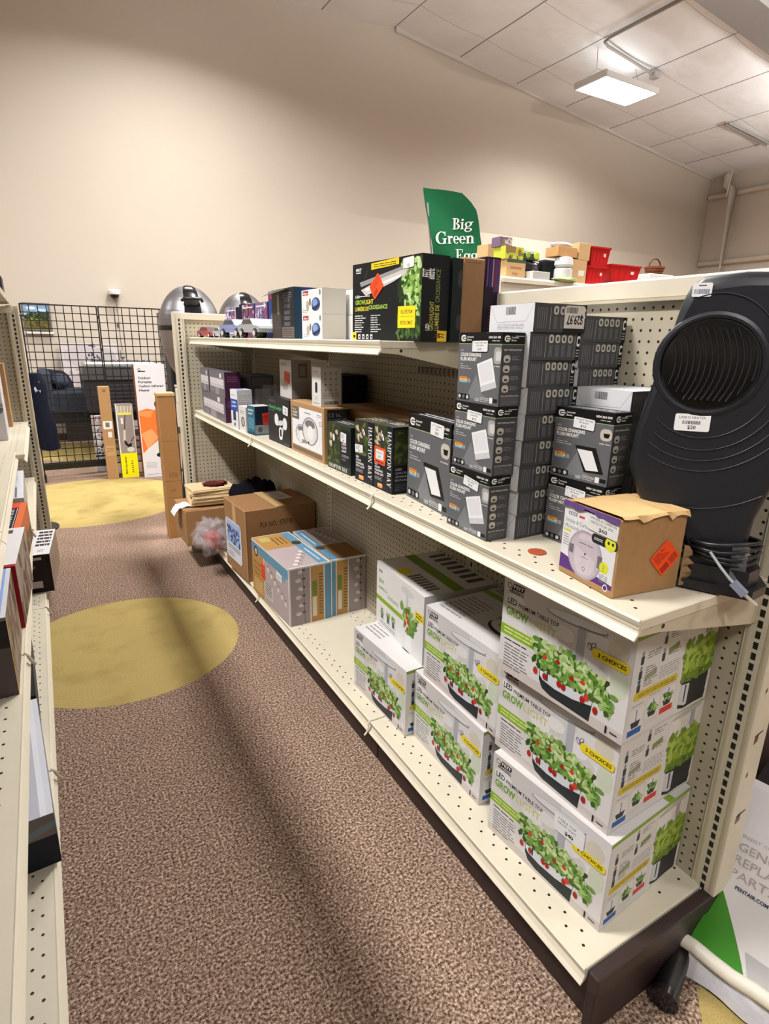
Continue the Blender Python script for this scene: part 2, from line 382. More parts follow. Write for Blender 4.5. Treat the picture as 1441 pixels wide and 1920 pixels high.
class Face:
    """print area: u to the right, v up, both 0..1 over W x H metres"""
    def __init__(s, mb, o, u, v, W, H, lift=0.0003, mi=0):
        s.mb = mb; s.o = Vector(o); s.u = Vector(u); s.v = Vector(v); s.n = s.u.cross(s.v).normalized(); s.W = W; s.H = H; s.l = lift; s.mi = mi
    def P(s, x, y): return s.o + s.u * (x * s.W) + s.v * (y * s.H) + s.n * s.l
    def up(s, k=6e-6): s.l += k
    def poly(s, pts, c, k=6e-6):
        a = sum(pts[i][0] * pts[(i + 1) % len(pts)][1] - pts[(i + 1) % len(pts)][0] * pts[i][1] for i in range(len(pts)))
        if a < 0: pts = list(reversed(pts))
        s.mb.add([s.P(*p) for p in pts], [tuple(range(len(pts)))], c, s.mi); s.up(k)
    def rect(s, x0, y0, x1, y1, c): s.poly([(x0, y0), (x1, y0), (x1, y1), (x0, y1)], c)
    def rrect(s, x0, y0, x1, y1, c, r=0.2):
        rx, ry = (r * s.H / s.W * (y1 - y0), r * (y1 - y0)) if (y1 - y0) * s.H < (x1 - x0) * s.W else (r * (x1 - x0), r * s.W / s.H * (x1 - x0)); pts = []
        for (cx_, cy_, a0) in ((x1 - rx, y0 + ry, -90), (x1 - rx, y1 - ry, 0), (x0 + rx, y1 - ry, 90), (x0 + rx, y0 + ry, 180)):
            for i in range(5):
                a = math.radians(a0 + 22.5 * i); pts.append((cx_ + rx * math.cos(a), cy_ + ry * math.sin(a)))
        s.poly(pts, c)
    def ell(s, x, y, rx, ry, c, n=20, rot=0, k_=6e-6):
        t = math.radians(rot); k = s.W / s.H
        pts = []
        for i in range(n):
            a = 2 * PI * i / n; p, q = rx * math.cos(a) * s.W, ry * math.sin(a) * s.H
            pts.append((x + (p * math.cos(t) - q * math.sin(t)) / s.W, y + (p * math.sin(t) + q * math.cos(t)) / s.H))
        s.poly([(min(1, max(0, a)), min(1, max(0, b))) for a, b in pts], c, k_)
    def line(s, x0, y0, x1, y1, w, c):
        d = Vector(((x1 - x0) * s.W, (y1 - y0) * s.H)); n = Vector((-d.y, d.x)).normalized() * w / 2
        a, b = n.x / s.W, n.y / s.H
        s.poly([(x0 - a, y0 - b), (x1 - a, y1 - b), (x1 + a, y1 + b), (x0 + a, y0 + b)], c)
    def text(s, body, x, y, h, c, w=None, bold=0.0, rot=0, align='l', font=None):
        """h = cap height as a share of H; w = wanted length as a share of W (of H when turned 90)"""
        vs, fs, wd = serif(body) if font else glyphs(body, bold)
        k = h * s.H / (1.0 if font else 0.73)
        full = s.W if rot in (0, 180) else s.H
        kx = k if w is None else w * full / wd
        t = math.radians(rot); ct, st = math.cos(t), math.sin(t); ox = -wd * kx / 2 if align == 'c' else 0
        pts = []
        for (a, b) in vs:
            p, q = a * kx + ox, b * k
            pts.append(s.o + s.u * (x * s.W + p * ct - q * st) + s.v * (y * s.H + p * st + q * ct) + s.n * s.l)
        s.mb.add(pts, fs, c, s.mi); s.up()
    def lines(s, x0, y1, x1, y0, n, c, seed=0, fill=0.42, words=False):
        rnd = random.Random(seed); dy = (y1 - y0) / n
        for i in range(n):
            e = x1 if not words else x0 + (x1 - x0) * rnd.uniform(0.5, 1)
            y = y1 - dy * (i + 0.5)
            x = x0
            while x < e - 0.005:
                L = rnd.uniform(0.03, 0.09) * max(1, 0.3 / s.W); q = min(x + L, e)
                s.mb.add([s.P(x, y - dy * fill / 2), s.P(q, y - dy * fill / 2), s.P(q, y + dy * fill / 2), s.P(x, y + dy * fill / 2)], [(0, 1, 2, 3)], c, s.mi)
                x = q + 0.008 * max(1, 0.3 / s.W)
        s.up()
    def barcode(s, x0, y0, x1, y1, c=(20, 20, 20), seed=1):
        rnd = random.Random(seed); x = x0
        while x < x1:
            w = rnd.choice((0.4, 0.8, 1.3)) * (x1 - x0) / 30; s.mb.add([s.P(x, y0), s.P(min(x + w, x1), y0), s.P(min(x + w, x1), y1), s.P(x, y1)], [(0, 1, 2, 3)], c, s.mi); x += w + rnd.choice((0.5, 0.9)) * (x1 - x0) / 30
        s.up()
    def leaves(s, x0, y0, x1, y1, n, cols, size, seed=0, shape=None):
        rnd = random.Random(seed)
        for _ in range(n):
            for _k in range(20):
                x, y = rnd.uniform(x0, x1), rnd.uniform(y0, y1)
                if shape is None or shape((x - x0) / (x1 - x0), (y - y0) / (y1 - y0)): break
            s.ell(x, y, size * rnd.uniform(.6, 1.2) / s.W, size * rnd.uniform(.35, .6) / s.H, rnd.choice(cols), 7, rnd.uniform(0, 180), 2.5e-6)
def faces(mb, w, d, h, lift=0.0003):
    """front (-y), right (+x), left (-x), top of a carton whose base centre is the origin"""
    return dict(front=Face(mb, (-w/2, -d/2, 0), (1,0,0), (0,0,1), w, h, lift), right=Face(mb, (w/2, -d/2, 0), (0,1,0), (0,0,1), d, h, lift),
                left=Face(mb, (-w/2, d/2, 0), (0,-1,0), (0,0,1), d, h, lift), top=Face(mb, (-w/2, -d/2, h), (1,0,0), (0,1,0), w, d, lift))
WHITE = (240, 238, 235); BLACK = (18, 18, 20); ORANGE = (255, 92, 42); KRAFT = (176, 136, 92)
def carton(name, w, d, h, base, paint=None, edge=None, ch=0.0015, mat=None):
    """returns a function-local mesh for the carton body"""
    mb = MB(); mb.box(-w/2, -d/2, 0, w/2, d/2, h, base, ch, edge)
    if paint: paint(faces(mb, w, d, h))
    return mb.mesh(name, mat or M_PRINT)
def pose(x, y, z, th, w, d):
    """(x, y) = near front corner, th = turn in degrees from facing the aisle on the left"""
    t = math.radians(th); u = Vector((math.sin(t), -math.cos(t), 0)); n = Vector((math.cos(t), math.sin(t), 0))
    return Vector((x, y, z)) - u * (w / 2) + n * (d / 2), t - PI / 2
class Box:
    """a carton thing: empty at its base > carton (+ stickers, tape ...)"""
    def __init__(s, kind, w, d, h, base, paint=None, edge=None, mat=None, ch=0.0015, bodyname='carton'):
        s.kind = kind; s.w, s.d, s.h = w, d, h; s.me = carton(bodyname, w, d, h, base, paint, edge, ch, mat); s.bn = bodyname; s.n = 0
    def put(s, label, x, y, z, th=0, group=None, cat='box', extra=None, corner=True, sz=1.0):
        if corner: p, r = pose(x, y, z, th, s.w, s.d)
        else: p, r = Vector((x, y, z)), math.radians(th)
        t = thing(s.kind, label, cat, p, r, group)
        o = bpy.data.objects.new(s.bn, s.me); COL.objects.link(o); o.parent = t
        if sz != 1.0: t.scale = (1, 1, sz)
        if extra: extra(t, s.w, s.d, s.h)
        return t
def sticker(t, face, dims, x0, y0, x1, y1, col, paint=None, name='price_sticker', label=None, rot=0, lift=0.0022):
    mb = MB(); f = faces(mb, *dims, lift=lift)[face]
    cx_, cy_ = (x0 + x1) / 2, (y0 + y1) / 2; tr = math.radians(rot)
    u = f.u * math.cos(tr) + f.v * math.sin(tr); v = f.v * math.cos(tr) - f.u * math.sin(tr)
    w, h = (x1 - x0) * f.W, (y1 - y0) * f.H
    g = Face(mb, f.o + f.u * (cx_ * f.W) + f.v * (cy_ * f.H) - u * w / 2 - v * h / 2, u, v, w, h, lift)
    g.rrect(0, 0, 1, 1, col, 0.12)
    if paint: paint(g)
    o = mb.build(name, M_PRINT, t, (0, 0, 0))
    if label: o['label'] = label
    return o
ORD = ['lowest', 'second from the bottom', 'third from the bottom', 'fourth from the bottom', 'fifth from the bottom', 'sixth from the bottom', 'seventh from the bottom', 'second from the top', 'topmost']
#==PART2==
# ------------------------------------------------------------------ the room
XR, XL, YB, YF = 14.36, -8.0, 9.5, -7.0
def ceil_z(x): return 6.255 - 0.109 * max(0, x - 5.56) - 0.055 * max(0, 5.56 - x)
mb = MB(); mb.box(XL, YF, -0.05, XR, YB, 0, (130, 108, 98)); struct(mb, 'floor', M_CARPET)
mb = MB(); mb.prism([(XL, 0), (XR, 0), (XR, ceil_z(XR)), (5.56, 6.255), (XL, ceil_z(XL))], 'y', YB, YB + 0.1, (222, 202, 182)); struct(mb, 'wall_back', M_WALL)
mb = MB(); mb.box(XR, YF, 0, XR + 0.1, YB, ceil_z(XR), (222, 202, 182)); struct(mb, 'wall_right', M_WALL)
mb = MB(); mb.box(XL - 0.1, YF, 0, XL, YB, ceil_z(XL), (222, 202, 182)); struct(mb, 'wall_left', M_WALL)
mb = MB(); mb.prism([(XL, 0), (XR, 0), (XR, ceil_z(XR)), (5.56, 6.255), (XL, ceil_z(XL))], 'y', YF - 0.1, YF, (222, 202, 182)); struct(mb, 'wall_front', M_WALL)
mb = MB(); NX, NY = 112, 84; vs = []
for j in range(NY + 1):
    for i in range(NX + 1):
        x = XL + (XR - XL) * i / NX; y = YF + (YB - YF) * j / NY
        sag = 0.05 * abs(math.sin(PI * (x - 5.56) / 1.27)) ** 0.7 * (0.55 + 0.45 * abs(math.sin(PI * (y - 7.5) / 1.27)) ** 0.7)
        vs.append((x, y, ceil_z(x) - sag))
mb.add(vs, [(j * (NX + 1) + i, (j + 1) * (NX + 1) + i, (j + 1) * (NX + 1) + i + 1, j * (NX + 1) + i + 1) for j in range(NY) for i in range(NX)], WHITE, 0, True)
struct(mb, 'ceiling', M_CEIL)
# rafter across the room, conduits, pipes on the right wall
mb = MB(); mb.prism([(XL, ceil_z(XL)), (5.56, 6.255), (XR, ceil_z(XR)), (XR, ceil_z(XR) - 0.42), (5.56, 5.83), (XL, ceil_z(XL) - 0.42)], 'y', 5.25, 5.55, (146, 142, 140))
mb.prism([(XL, ceil_z(XL) - 0.42), (5.56, 5.83), (XR, ceil_z(XR) - 0.42), (XR, ceil_z(XR) - 0.45), (5.56, 5.80), (XL, ceil_z(XL) - 0.45)], 'y', 5.15, 5.65, (138, 134, 132))
struct(mb, 'trim_1', M_PIPE)
mb = MB(); mb.prism([(5.56, 6.25), (XR, ceil_z(XR)), (XR, ceil_z(XR) - 0.07), (5.56, 6.17)], 'y', YB - 0.05, YB, (214, 206, 198)); struct(mb, 'trim_2', M_PIPE)
def up_c(x, d=0.075): return ceil_z(x) - d
mb = MB(); mb.tube([(8.05, 5.9, up_c(8.05)), (8.06, 7.36, up_c(8.06)), (8.10, 7.48, up_c(8.1)), (8.22, 7.52, up_c(8.22)), (9.40, 7.55, up_c(9.4))], 0.022, (150, 144, 138)); mb.box(9.36, 7.49, up_c(9.4) - 0.05, 9.48, 7.61, up_c(9.4) + 0.03, (170, 164, 158))
single(mb, 'ceiling_conduit', M_PIPE, 'grey electrical conduit bending along the white ceiling above the lit fixture', 'conduit', (8.06, 7.4, 5.8))
mb = MB(); mb.tube([(11.78, 7.72, up_c(11.78)), (13.14, 7.66, up_c(13.14))], 0.025, (140, 134, 128)); mb.tube([(11.78, 7.64, up_c(11.78)), (13.14, 7.58, up_c(13.14))], 0.018, (160, 154, 148))
single(mb, 'ceiling_conduit', M_PIPE, 'short straight conduit on the white ceiling near the right wall', 'conduit', (12.4, 7.7, 5.4))
for zz, lb in ((4.86, 'upper horizontal beige pipe along the right wall'), (3.40, 'lower horizontal beige pipe along the right wall')):
    mb = MB(); mb.tube([(14.28, 9.45, zz), (14.28, 5.5, zz - 0.02)], 0.055, (205, 190, 172))
    single(mb, 'wall_pipe', M_PIPE, lb, 'pipe', (14.28, 7.5, zz))
mb = MB(); mb.tube([(14.2, 9.05, 5.27), (14.2, 9.02, 5.02), (14.16, 8.88, 4.93), (14.12, 8.80, 4.84), (14.12, 8.80, 0.02)], 0.075, (212, 200, 184), 12)
mb.tube([(14.02, 8.82, 5.27), (14.0, 8.86, 4.75)], 0.012, (225, 215, 200))
single(mb, 'drain_pipe', M_PIPE, 'white vertical pipe with an offset bend running down the right wall', 'pipe', (14.12, 8.8, 0.02))
mb = MB(); mb.box(XL, YB - 0.015, 0, XR, YB, 0.1, (80, 62, 52)); struct(mb, 'baseboard_back', M_DARK)

# hanging six-tube light
t = thing('high_bay_fixture', 'lit six-tube fixture hanging on wires below the white ceiling', 'ceiling light', (8.68, 7.66, 5.46))
mb = MB(); fx, fy = 0.62, 0.32
mb.prism([(-fx, 0.0), (fx, 0.0), (fx - 0.04, 0.07), (-fx + 0.04, 0.07)], 'y', -0.12, 0.12, (225, 222, 218))
mb.box(-fx, -fy, 0.004, fx, fy, 0.03, (235, 233, 230), 0.003)
for sy in (-1, 1): mb.box(-fx, sy * fy - 0.012, -0.05, fx, sy * fy + 0.012, 0.03, (225, 222, 218), 0.002)
for sx in (-1, 1): mb.box(sx * fx - 0.015, -fy, -0.05, sx * fx + 0.015, fy, 0.045, (214, 211, 206), 0.002)
part(mb, 'housing', M_PIPE, t)
for k in range(6):
    mb = MB(); y = -0.26 + 0.104 * k; mb.cyl((-0.57, y, -0.03), (0.57, y, -0.03), 0.013, (255, 250, 240), 10); part(mb, 'fluorescent_tube', M_TUBE, t)
for sx in (-1, 1):
    mb = MB(); zc = ceil_z(8.68 + sx * 0.5) - 5.46 - 0.02
    mb.tube([(sx * 0.55, -0.28, 0.03), (sx * 0.5, 0, 0.17), (sx * 0.55, 0.28, 0.03)], 0.004, (130, 126, 120), 5); mb.tube([(sx * 0.5, 0, 0.17), (sx * 0.46, 0.06, zc)], 0.004, (130, 126, 120), 5)
    part(mb, 'suspension_wire', M_WIRE, t)

# ------------------------------------------------------------------ gondola shelving
BEIGE = (220, 211, 190); BEIGE_D = (200, 189, 164); CHANNEL = (228, 219, 198)
def holes(mb, pts, z, r=0.0036):
    for (x, y) in pts:
        mb.add([(x + r * math.cos(PI * k / 4), y + r * math.sin(PI * k / 4), z) for k in range(8)], [tuple(range(8))], (22, 19, 16))
def perforations(mb, s, xf, z, y0, y1, rows):
    pts = []
    for (d, off) in rows:
        y = y0 + 0.04 + off
        while y < y1 - 0.03: pts.append((xf + s * d, y)); y += 0.0508
    holes(mb, pts, z + 0.0004)
ROWS = ((0.035, 0), (0.058, 0.0254), (0.30, 0), (0.323, 0.0254))
def channel(root, s, xf, z, y0, y1, name='price_channel'):
    prof = [(0.000, 0.001), (-0.004, -0.002), (-0.002, -0.010), (0.0015, -0.018), (0.000, -0.026), (-0.006, -0.033), (-0.010, -0.038), (-0.008, -0.041), (0.004, -0.030), (0.010, -0.018), (0.012, -0.004)]
    mb = MB(); mb.prism([(xf + s * a, z + b) for a, b in prof], 'y', y0 + 0.003, y1 - 0.003, CHANNEL)
    return part(mb, name, M_SHELF, root, True)
def add_shelf(root, s, xf, z, y0, y1, depth, name='shelf'):
    mb = MB(); x0, x1 = sorted((xf, xf + s * depth))
    mb.box(x0, y0 + 0.002, z - 0.022, x1, y1 - 0.002, z, BEIGE, 0.002)
    perforations(mb, s, xf, z, y0, y1, ROWS)
    sh = part(mb, name, M_SHELF, root, True)
    def sub(m, n):
        o = m.build(n, M_SHELF, sh, tuple(root.location)); return o
    prof = [(0.000, 0.001), (-0.004, -0.002), (-0.002, -0.010), (0.0015, -0.018), (0.000, -0.026), (-0.006, -0.033), (-0.010, -0.038), (-0.008, -0.041), (0.004, -0.030), (0.010, -0.018), (0.012, -0.004)]
    m = MB(); m.prism([(xf + s * a, z + b) for a, b in prof], 'y', y0 + 0.003, y1 - 0.003, CHANNEL); sub(m, 'price_channel')
    for ye in (y0 + 0.004, y1 - 0.008):
        m = MB(); m.prism([(xf + s * 0.004, z - 0.001), (xf + s * depth, z - 0.001), (xf + s * depth, z - 0.098), (xf + s * (depth - 0.03), z - 0.098), (xf + s * 0.06, z - 0.038), (xf + s * 0.004, z - 0.034)], 'y', ye, ye + 0.004, BEIGE_D)
        if ye == y0 + 0.004:
            for (d, dz) in ((0.035, -0.018), (0.09, -0.014), (0.115, -0.013), (0.07, -0.028)):
                c = Vector((xf + s * d, ye - 0.0004, z + dz)); m.add([c + Vector((0.005 * math.cos(PI * k / 5), 0, 0.005 * math.sin(PI * k / 5))) for k in range(10)], [tuple(range(10))], (40, 34, 28))
        sub(m, 'shelf_bracket')
    return sh
def slots_x(mb, x, y, z0, z1, s):
    z = z0
    while z < z1:
        mb.add([(x, y - 0.005, z), (x, y + 0.005, z), (x, y + 0.005, z + 0.0165), (x, y - 0.005, z + 0.0165)], [(0, 1, 2, 3)], (10, 10, 14)); z += 0.0254
def slots_y(mb, x, y, z0, z1):
    z = z0
    while z < z1:
        mb.add([(x - 0.005, y, z), (x + 0.005, y, z), (x + 0.005, y, z + 0.0165), (x - 0.005, y, z + 0.0165)], [(0, 1, 2, 3)], (10, 10, 14)); z += 0.0254
def upright_x(root, xface, y, z1, s, scuffs=False):
    """post whose slotted face looks across the aisle"""
    mb = MB(); x0, x1 = sorted((xface, xface + s * 0.07))
    mb.box(x0, y - 0.03, 0.168 if scuffs else 0.0, x1, y + 0.03, z1, BEIGE, 0.002)
    for dy in (-0.02, 0.02): mb.box(min(x0, x0 - s * 0.0015) if s > 0 else x1, y + dy - 0.003, 0.18, x0 if s > 0 else x1 + 0.0015, y + dy + 0.003, z1 - 0.01, BEIGE_D)
    slots_x(mb, xface - s * 0.0006, y, 0.17, z1 - 0.03, s)
    if scuffs:
        for (z, w, h, c) in ((0.62, .03, .004, (60, 48, 40)), (0.60, .014, .02, (120, 84, 60)), (0.40, .035, .004, (50, 40, 34)), (0.38, .016, .024, (110, 76, 56)), (0.73, .006, .01, (60, 50, 44)), (0.51, .006, .01, (70, 58, 48))):
            mb.add([(xface + 0.02, y - 0.0306, z), (xface + 0.02 + w, y - 0.0306, z + 0.006), (xface + 0.02 + w, y - 0.0306, z + h + 0.006), (xface + 0.02, y - 0.0306, z + h)], [(0, 1, 2, 3)], c)
    return part(mb, 'upright', M_SHELF, root, True)

# right-hand gondola
XF, XBK, ZB, ZM, ZT, ZTOP = 0.846, 1.255, 0.172, 0.993, 1.452, 1.60
SEC = (0.56, 1.52, 2.74, 3.96)
g = thing('gondola_shelf', 'long beige gondola shelf with pegboard back on the right side of the aisle', 'shelving unit', (1.05, 2.26, 0))
for i, y in enumerate(SEC): upright_x(g, XBK - 0.004, y if i else 0.558, ZTOP - 0.005, 1, i == 0)
for a, b in zip(SEC, SEC[1:]):
    mb = MB(); mb.box(XBK, a + 0.028, 0.10, XBK + 0.012, b - 0.028, ZTOP - 0.03, (200, 186, 158)); part(mb, 'back_panel', M_PEG_Y, g, True)
    mb = MB(); mb.box(XF, a + 0.002, ZB - 0.02, XBK, b - 0.002, ZB, BEIGE, 0.002); perforations(mb, 1, XF, ZB, a, b, ROWS + ((0.375, 0.0), (0.395, 0.0254)))
    d = part(mb, 'base_deck', M_SHELF, g, True)
    m = MB(); m.prism([(XF + p, ZB + q) for p, q in ((0, .001), (-.004, -.003), (-.001, -.012), (.002, -.022), (-.003, -.034), (-.010, -.043), (-.008, -.047), (.008, -.034), (.014, -.004))], 'y', a + 0.003, b - 0.003, CHANNEL); m.build('price_channel', M_SHELF, d, tuple(g.location))
    mb = MB(); mb.box(XF + 0.03, a + 0.004, 0, XF + 0.045, b - 0.004, ZB - 0.02, (46, 32, 30)); part(mb, 'kick_plate', M_DARK, g, True)
    add_shelf(g, 1, XF, ZM, a, b, 0.405)
    if a > 1: add_shelf(g, 1, XF, ZT, a - (0.03 if a < 2 else 0), b, 0.405)
mb = MB(); mb.box(XF + 0.006, 0.535, 0.0, XBK + 0.055, 0.56, ZB - 0.004, (44, 31, 30), 0.004); mb.box(XF + 0.004, 0.53, ZB - 0.05, XBK + 0.03, 0.558, ZB - 0.002, (52, 38, 36), 0.003); part(mb, 'base_end', M_DARK, g, True)
mb = MB(); mb.box(XBK - 0.012, 0.53, ZTOP - 0.045, XBK + 0.06, 3.98, ZTOP, CHANNEL, 0.004); mb.box(XBK - 0.016, 0.53, ZTOP - 0.05, XBK - 0.010, 3.98, ZTOP - 0.043, BEIGE_D); part(mb, 'top_rail', M_SHELF, g, True)
for y in (1.52, 2.74):
    for (x, z, h) in ((XF - 0.012, ZM, 0.045), (XF - 0.013, ZB, 0.05)):
        mb = MB(); mb.tube([(x + 0.010, y, z + 0.003), (x + 0.002, y, z - 0.010), (x + 0.004, y, z - 0.024), (x - 0.004, y, z - h * 0.85), (x - 0.012, y, z - h)], 0.0035, (236, 228, 206), 6); part(mb, 'channel_clip', M_SHELF, g, True)
mb = MB(); f = Face(mb, (XBK - 0.001, 1.92, 1.335), (0, -1, 0), (0, 0, 1), 0.30, 0.026, 0.0006)
for k in range(11): f.rrect(k / 11 + .01, 0, (k + 1) / 11 - .02, 1, (120, 108, 96), .3)
part(mb, 'label_strip', M_PRINT, g, True)

# pegboard run across the far end of the right gondola
def end_unit(name, label, x0, x1, y, ztop, zb, post_x, base_x0, base_x1):
    r = thing(name, label, 'shelving unit', ((x0 + x1) / 2, y + 0.2, 0))
    mb = MB(); mb.box(x0, y, 0.1, x1, y + 0.012, ztop - 0.03, (204, 190, 162)); part(mb, 'back_panel', M_PEG_X, r, True)
    mb = MB(); mb.box(post_x - 0.032, y - 0.012, 0, post_x + 0.032, y + 0.058, ztop + 0.005, BEIGE, 0.002)
    for dx in (-0.021, 0.021): mb.box(post_x + dx - 0.003, y - 0.0135, 0.15, post_x + dx + 0.003, y - 0.012, ztop - 0.01, BEIGE_D)
    slots_y(mb, post_x, y - 0.0127, 0.15, ztop - 0.03); part(mb, 'upright', M_SHELF, r, True)
    mb = MB(); mb.box(x0, y - 0.014, ztop - 0.04, x1, y + 0.05, ztop, CHANNEL, 0.003); part(mb, 'top_rail', M_SHELF, r, True)
    mb = MB(); mb.box(base_x0, y + 0.013, 0, base_x1, y + 0.45, 0.15, BEIGE, 0.004); part(mb, 'base_deck', M_SHELF, r, True)
    return r
end_unit('endcap_gondola', 'beige pegboard end unit closing the far end of the right shelves', 0.80, 1.30, 3.985, 1.60, 0.1, 0.79, 0.80, 1.30)
end_unit('endcap_gondola', 'beige pegboard end unit closing the far end of the left shelves', -0.62, -0.10, 4.262, 1.61, 0.1, -0.105, -0.62, -0.09)

# left-hand gondola
XFL = -0.117; LSEC = (-0.66, 0.555, 1.775, 3.05, 4.255)
gl = thing('gondola_shelf', 'beige gondola shelf seen edge-on along the left side of the aisle', 'shelving unit', (-0.33, 1.8, 0))
for a, b in zip(LSEC, LSEC[1:]):
    mb = MB(); mb.box(-0.535, a + 0.028, 0.10, -0.523, b - 0.028, 1.60, (200, 186, 158)); part(mb, 'back_panel', M_PEG_Y, gl, True)
    mb = MB(); mb.box(-0.523, a + 0.002, ZB - 0.02, XFL - .012, b - 0.002, ZB, BEIGE, 0.002); perforations(mb, -1, XFL - .012, ZB, a, b, ((0.026, 0), (0.046, 0.0254), (0.3, 0)))
    d = part(mb, 'base_deck', M_SHELF, gl, True)
    m = MB(); m.prism([(XFL - .012 - p, ZB + q) for p, q in ((0, .001), (-.006, -.003), (-.004, -.012), (.002, -.022), (-.003, -.034), (-.012, -.043), (-.010, -.047), (.008, -.034), (.014, -.004))], 'y', a + 0.003, b - 0.003, CHANNEL); m.build('price_channel', M_SHELF, d, tuple(gl.location))
    mb = MB(); mb.box(XFL - 0.045, a + 0.004, 0, XFL - 0.03, b - 0.004, ZB - 0.02, (46, 32, 30)); part(mb, 'kick_plate', M_DARK, gl, True)
    add_shelf(gl, -1, -0.129 if a > 3 else -0.143, 0.575, a, b, 0.39 if a > 3 else 0.375)
    add_shelf(gl, -1, XFL if a > 3 else -0.15, 0.93 if a > 3 else 0.945, a, b, 0.40 if a > 3 else 0.37)
    add_shelf(gl, -1, XFL, 1.655, a, b, 0.40)
for y in LSEC: upright_x(gl, -0.52, y, 1.64, -1)
for y in (1.775, 3.05):
    for (x, z) in ((-0.133, 0.575), (XFL, ZB)):
        mb = MB(); mb.tube([(x - 0.012, y, z + 0.003), (x - 0.002, y, z - 0.008), (x + 0.002, y, z - 0.02), (x + 0.012, y, z - 0.038)], 0.005, (200, 190, 168), 6); part(mb, 'channel_clip', M_SHELF, gl, True)
#==PART3==
# ------------------------------------------------------------------ printed cartons
GREENS = [(92, 140, 50), (126, 168, 78), (158, 190, 110), (70, 112, 44), (182, 206, 146), (108, 150, 66)]
REDS = [(196, 40, 34), (214, 62, 44), (170, 28, 30)]
DARKG = [(48, 78, 32), (62, 96, 38), (80, 112, 46), (70, 64, 34), (96, 66, 44)]
def planter(f, seed):
    """photo of a strawberry planter under a lamp arm"""
    k = f.W / .36
    f.poly([(.60, .46), (.68, .46), (.68, .84), (.60, .84)], (176, 178, 184)); f.poly([(.60, .46), (.62, .46), (.62, .84), (.60, .84)], (206, 208, 212))
    f.ell(.60, .885, .225, .052, (150, 152, 158), 26, 3); f.ell(.60, .892, .215, .040, (222, 223, 226), 26, 3); f.line(.62, .855, .82, .875, .002, (110, 112, 116))
    f.poly([(.365, .24), (.37, .14), (.40, .07), (.47, .04), (.77, .03), (.78, .22)], (42, 48, 50))
    f.poly([(.368, .27), (.372, .19), (.40, .155), (.50, .135), (.64, .145), (.775, .19), (.78, .28)], (216, 219, 226)); f.poly([(.368, .27), (.372, .19), (.40, .155), (.41, .27)], (232, 234, 238))
    f.poly([(.425, .26), (.44, .26), (.44, .165), (.43, .165)], (56, 62, 68))
    f.leaves(.36, .26, .86, .50, 130, DARKG, 0.0125 * k, seed + 5)
    f.leaves(.27, .28, .42, .54, 46, GREENS + DARKG, 0.012 * k, seed + 6, lambda a, b: (a - .6) ** 2 + (b - .55) ** 2 < .3)
    f.leaves(.38, .28, .78, .57, 190, GREENS, 0.0115 * k, seed, lambda a, b: b < .72 + .28 * math.sin(PI * a))
    f.leaves(.70, .20, .92, .50, 80, GREENS + DARKG[:3], 0.011 * k, seed + 1, lambda a, b: abs(b - (.85 - .6 * a)) < .34)
    f.leaves(.40, .30, .84, .52, 40, [(206, 222, 170), (190, 206, 150), (150, 180, 96)], 0.010 * k, seed + 3)
    for a, b in ((.335, .21), (.415, .205), (.40, .40), (.53, .215), (.565, .21), (.71, .20), (.735, .245), (.805, .17), (.62, .34), (.70, .36), (.505, .42)):
        f.ell(a, b, .0185, .036 if b < .3 else .022, REDS[int(a * 100) % 3], 10); f.ell(a, b + .03, .012, .010, (90, 120, 46), 8)
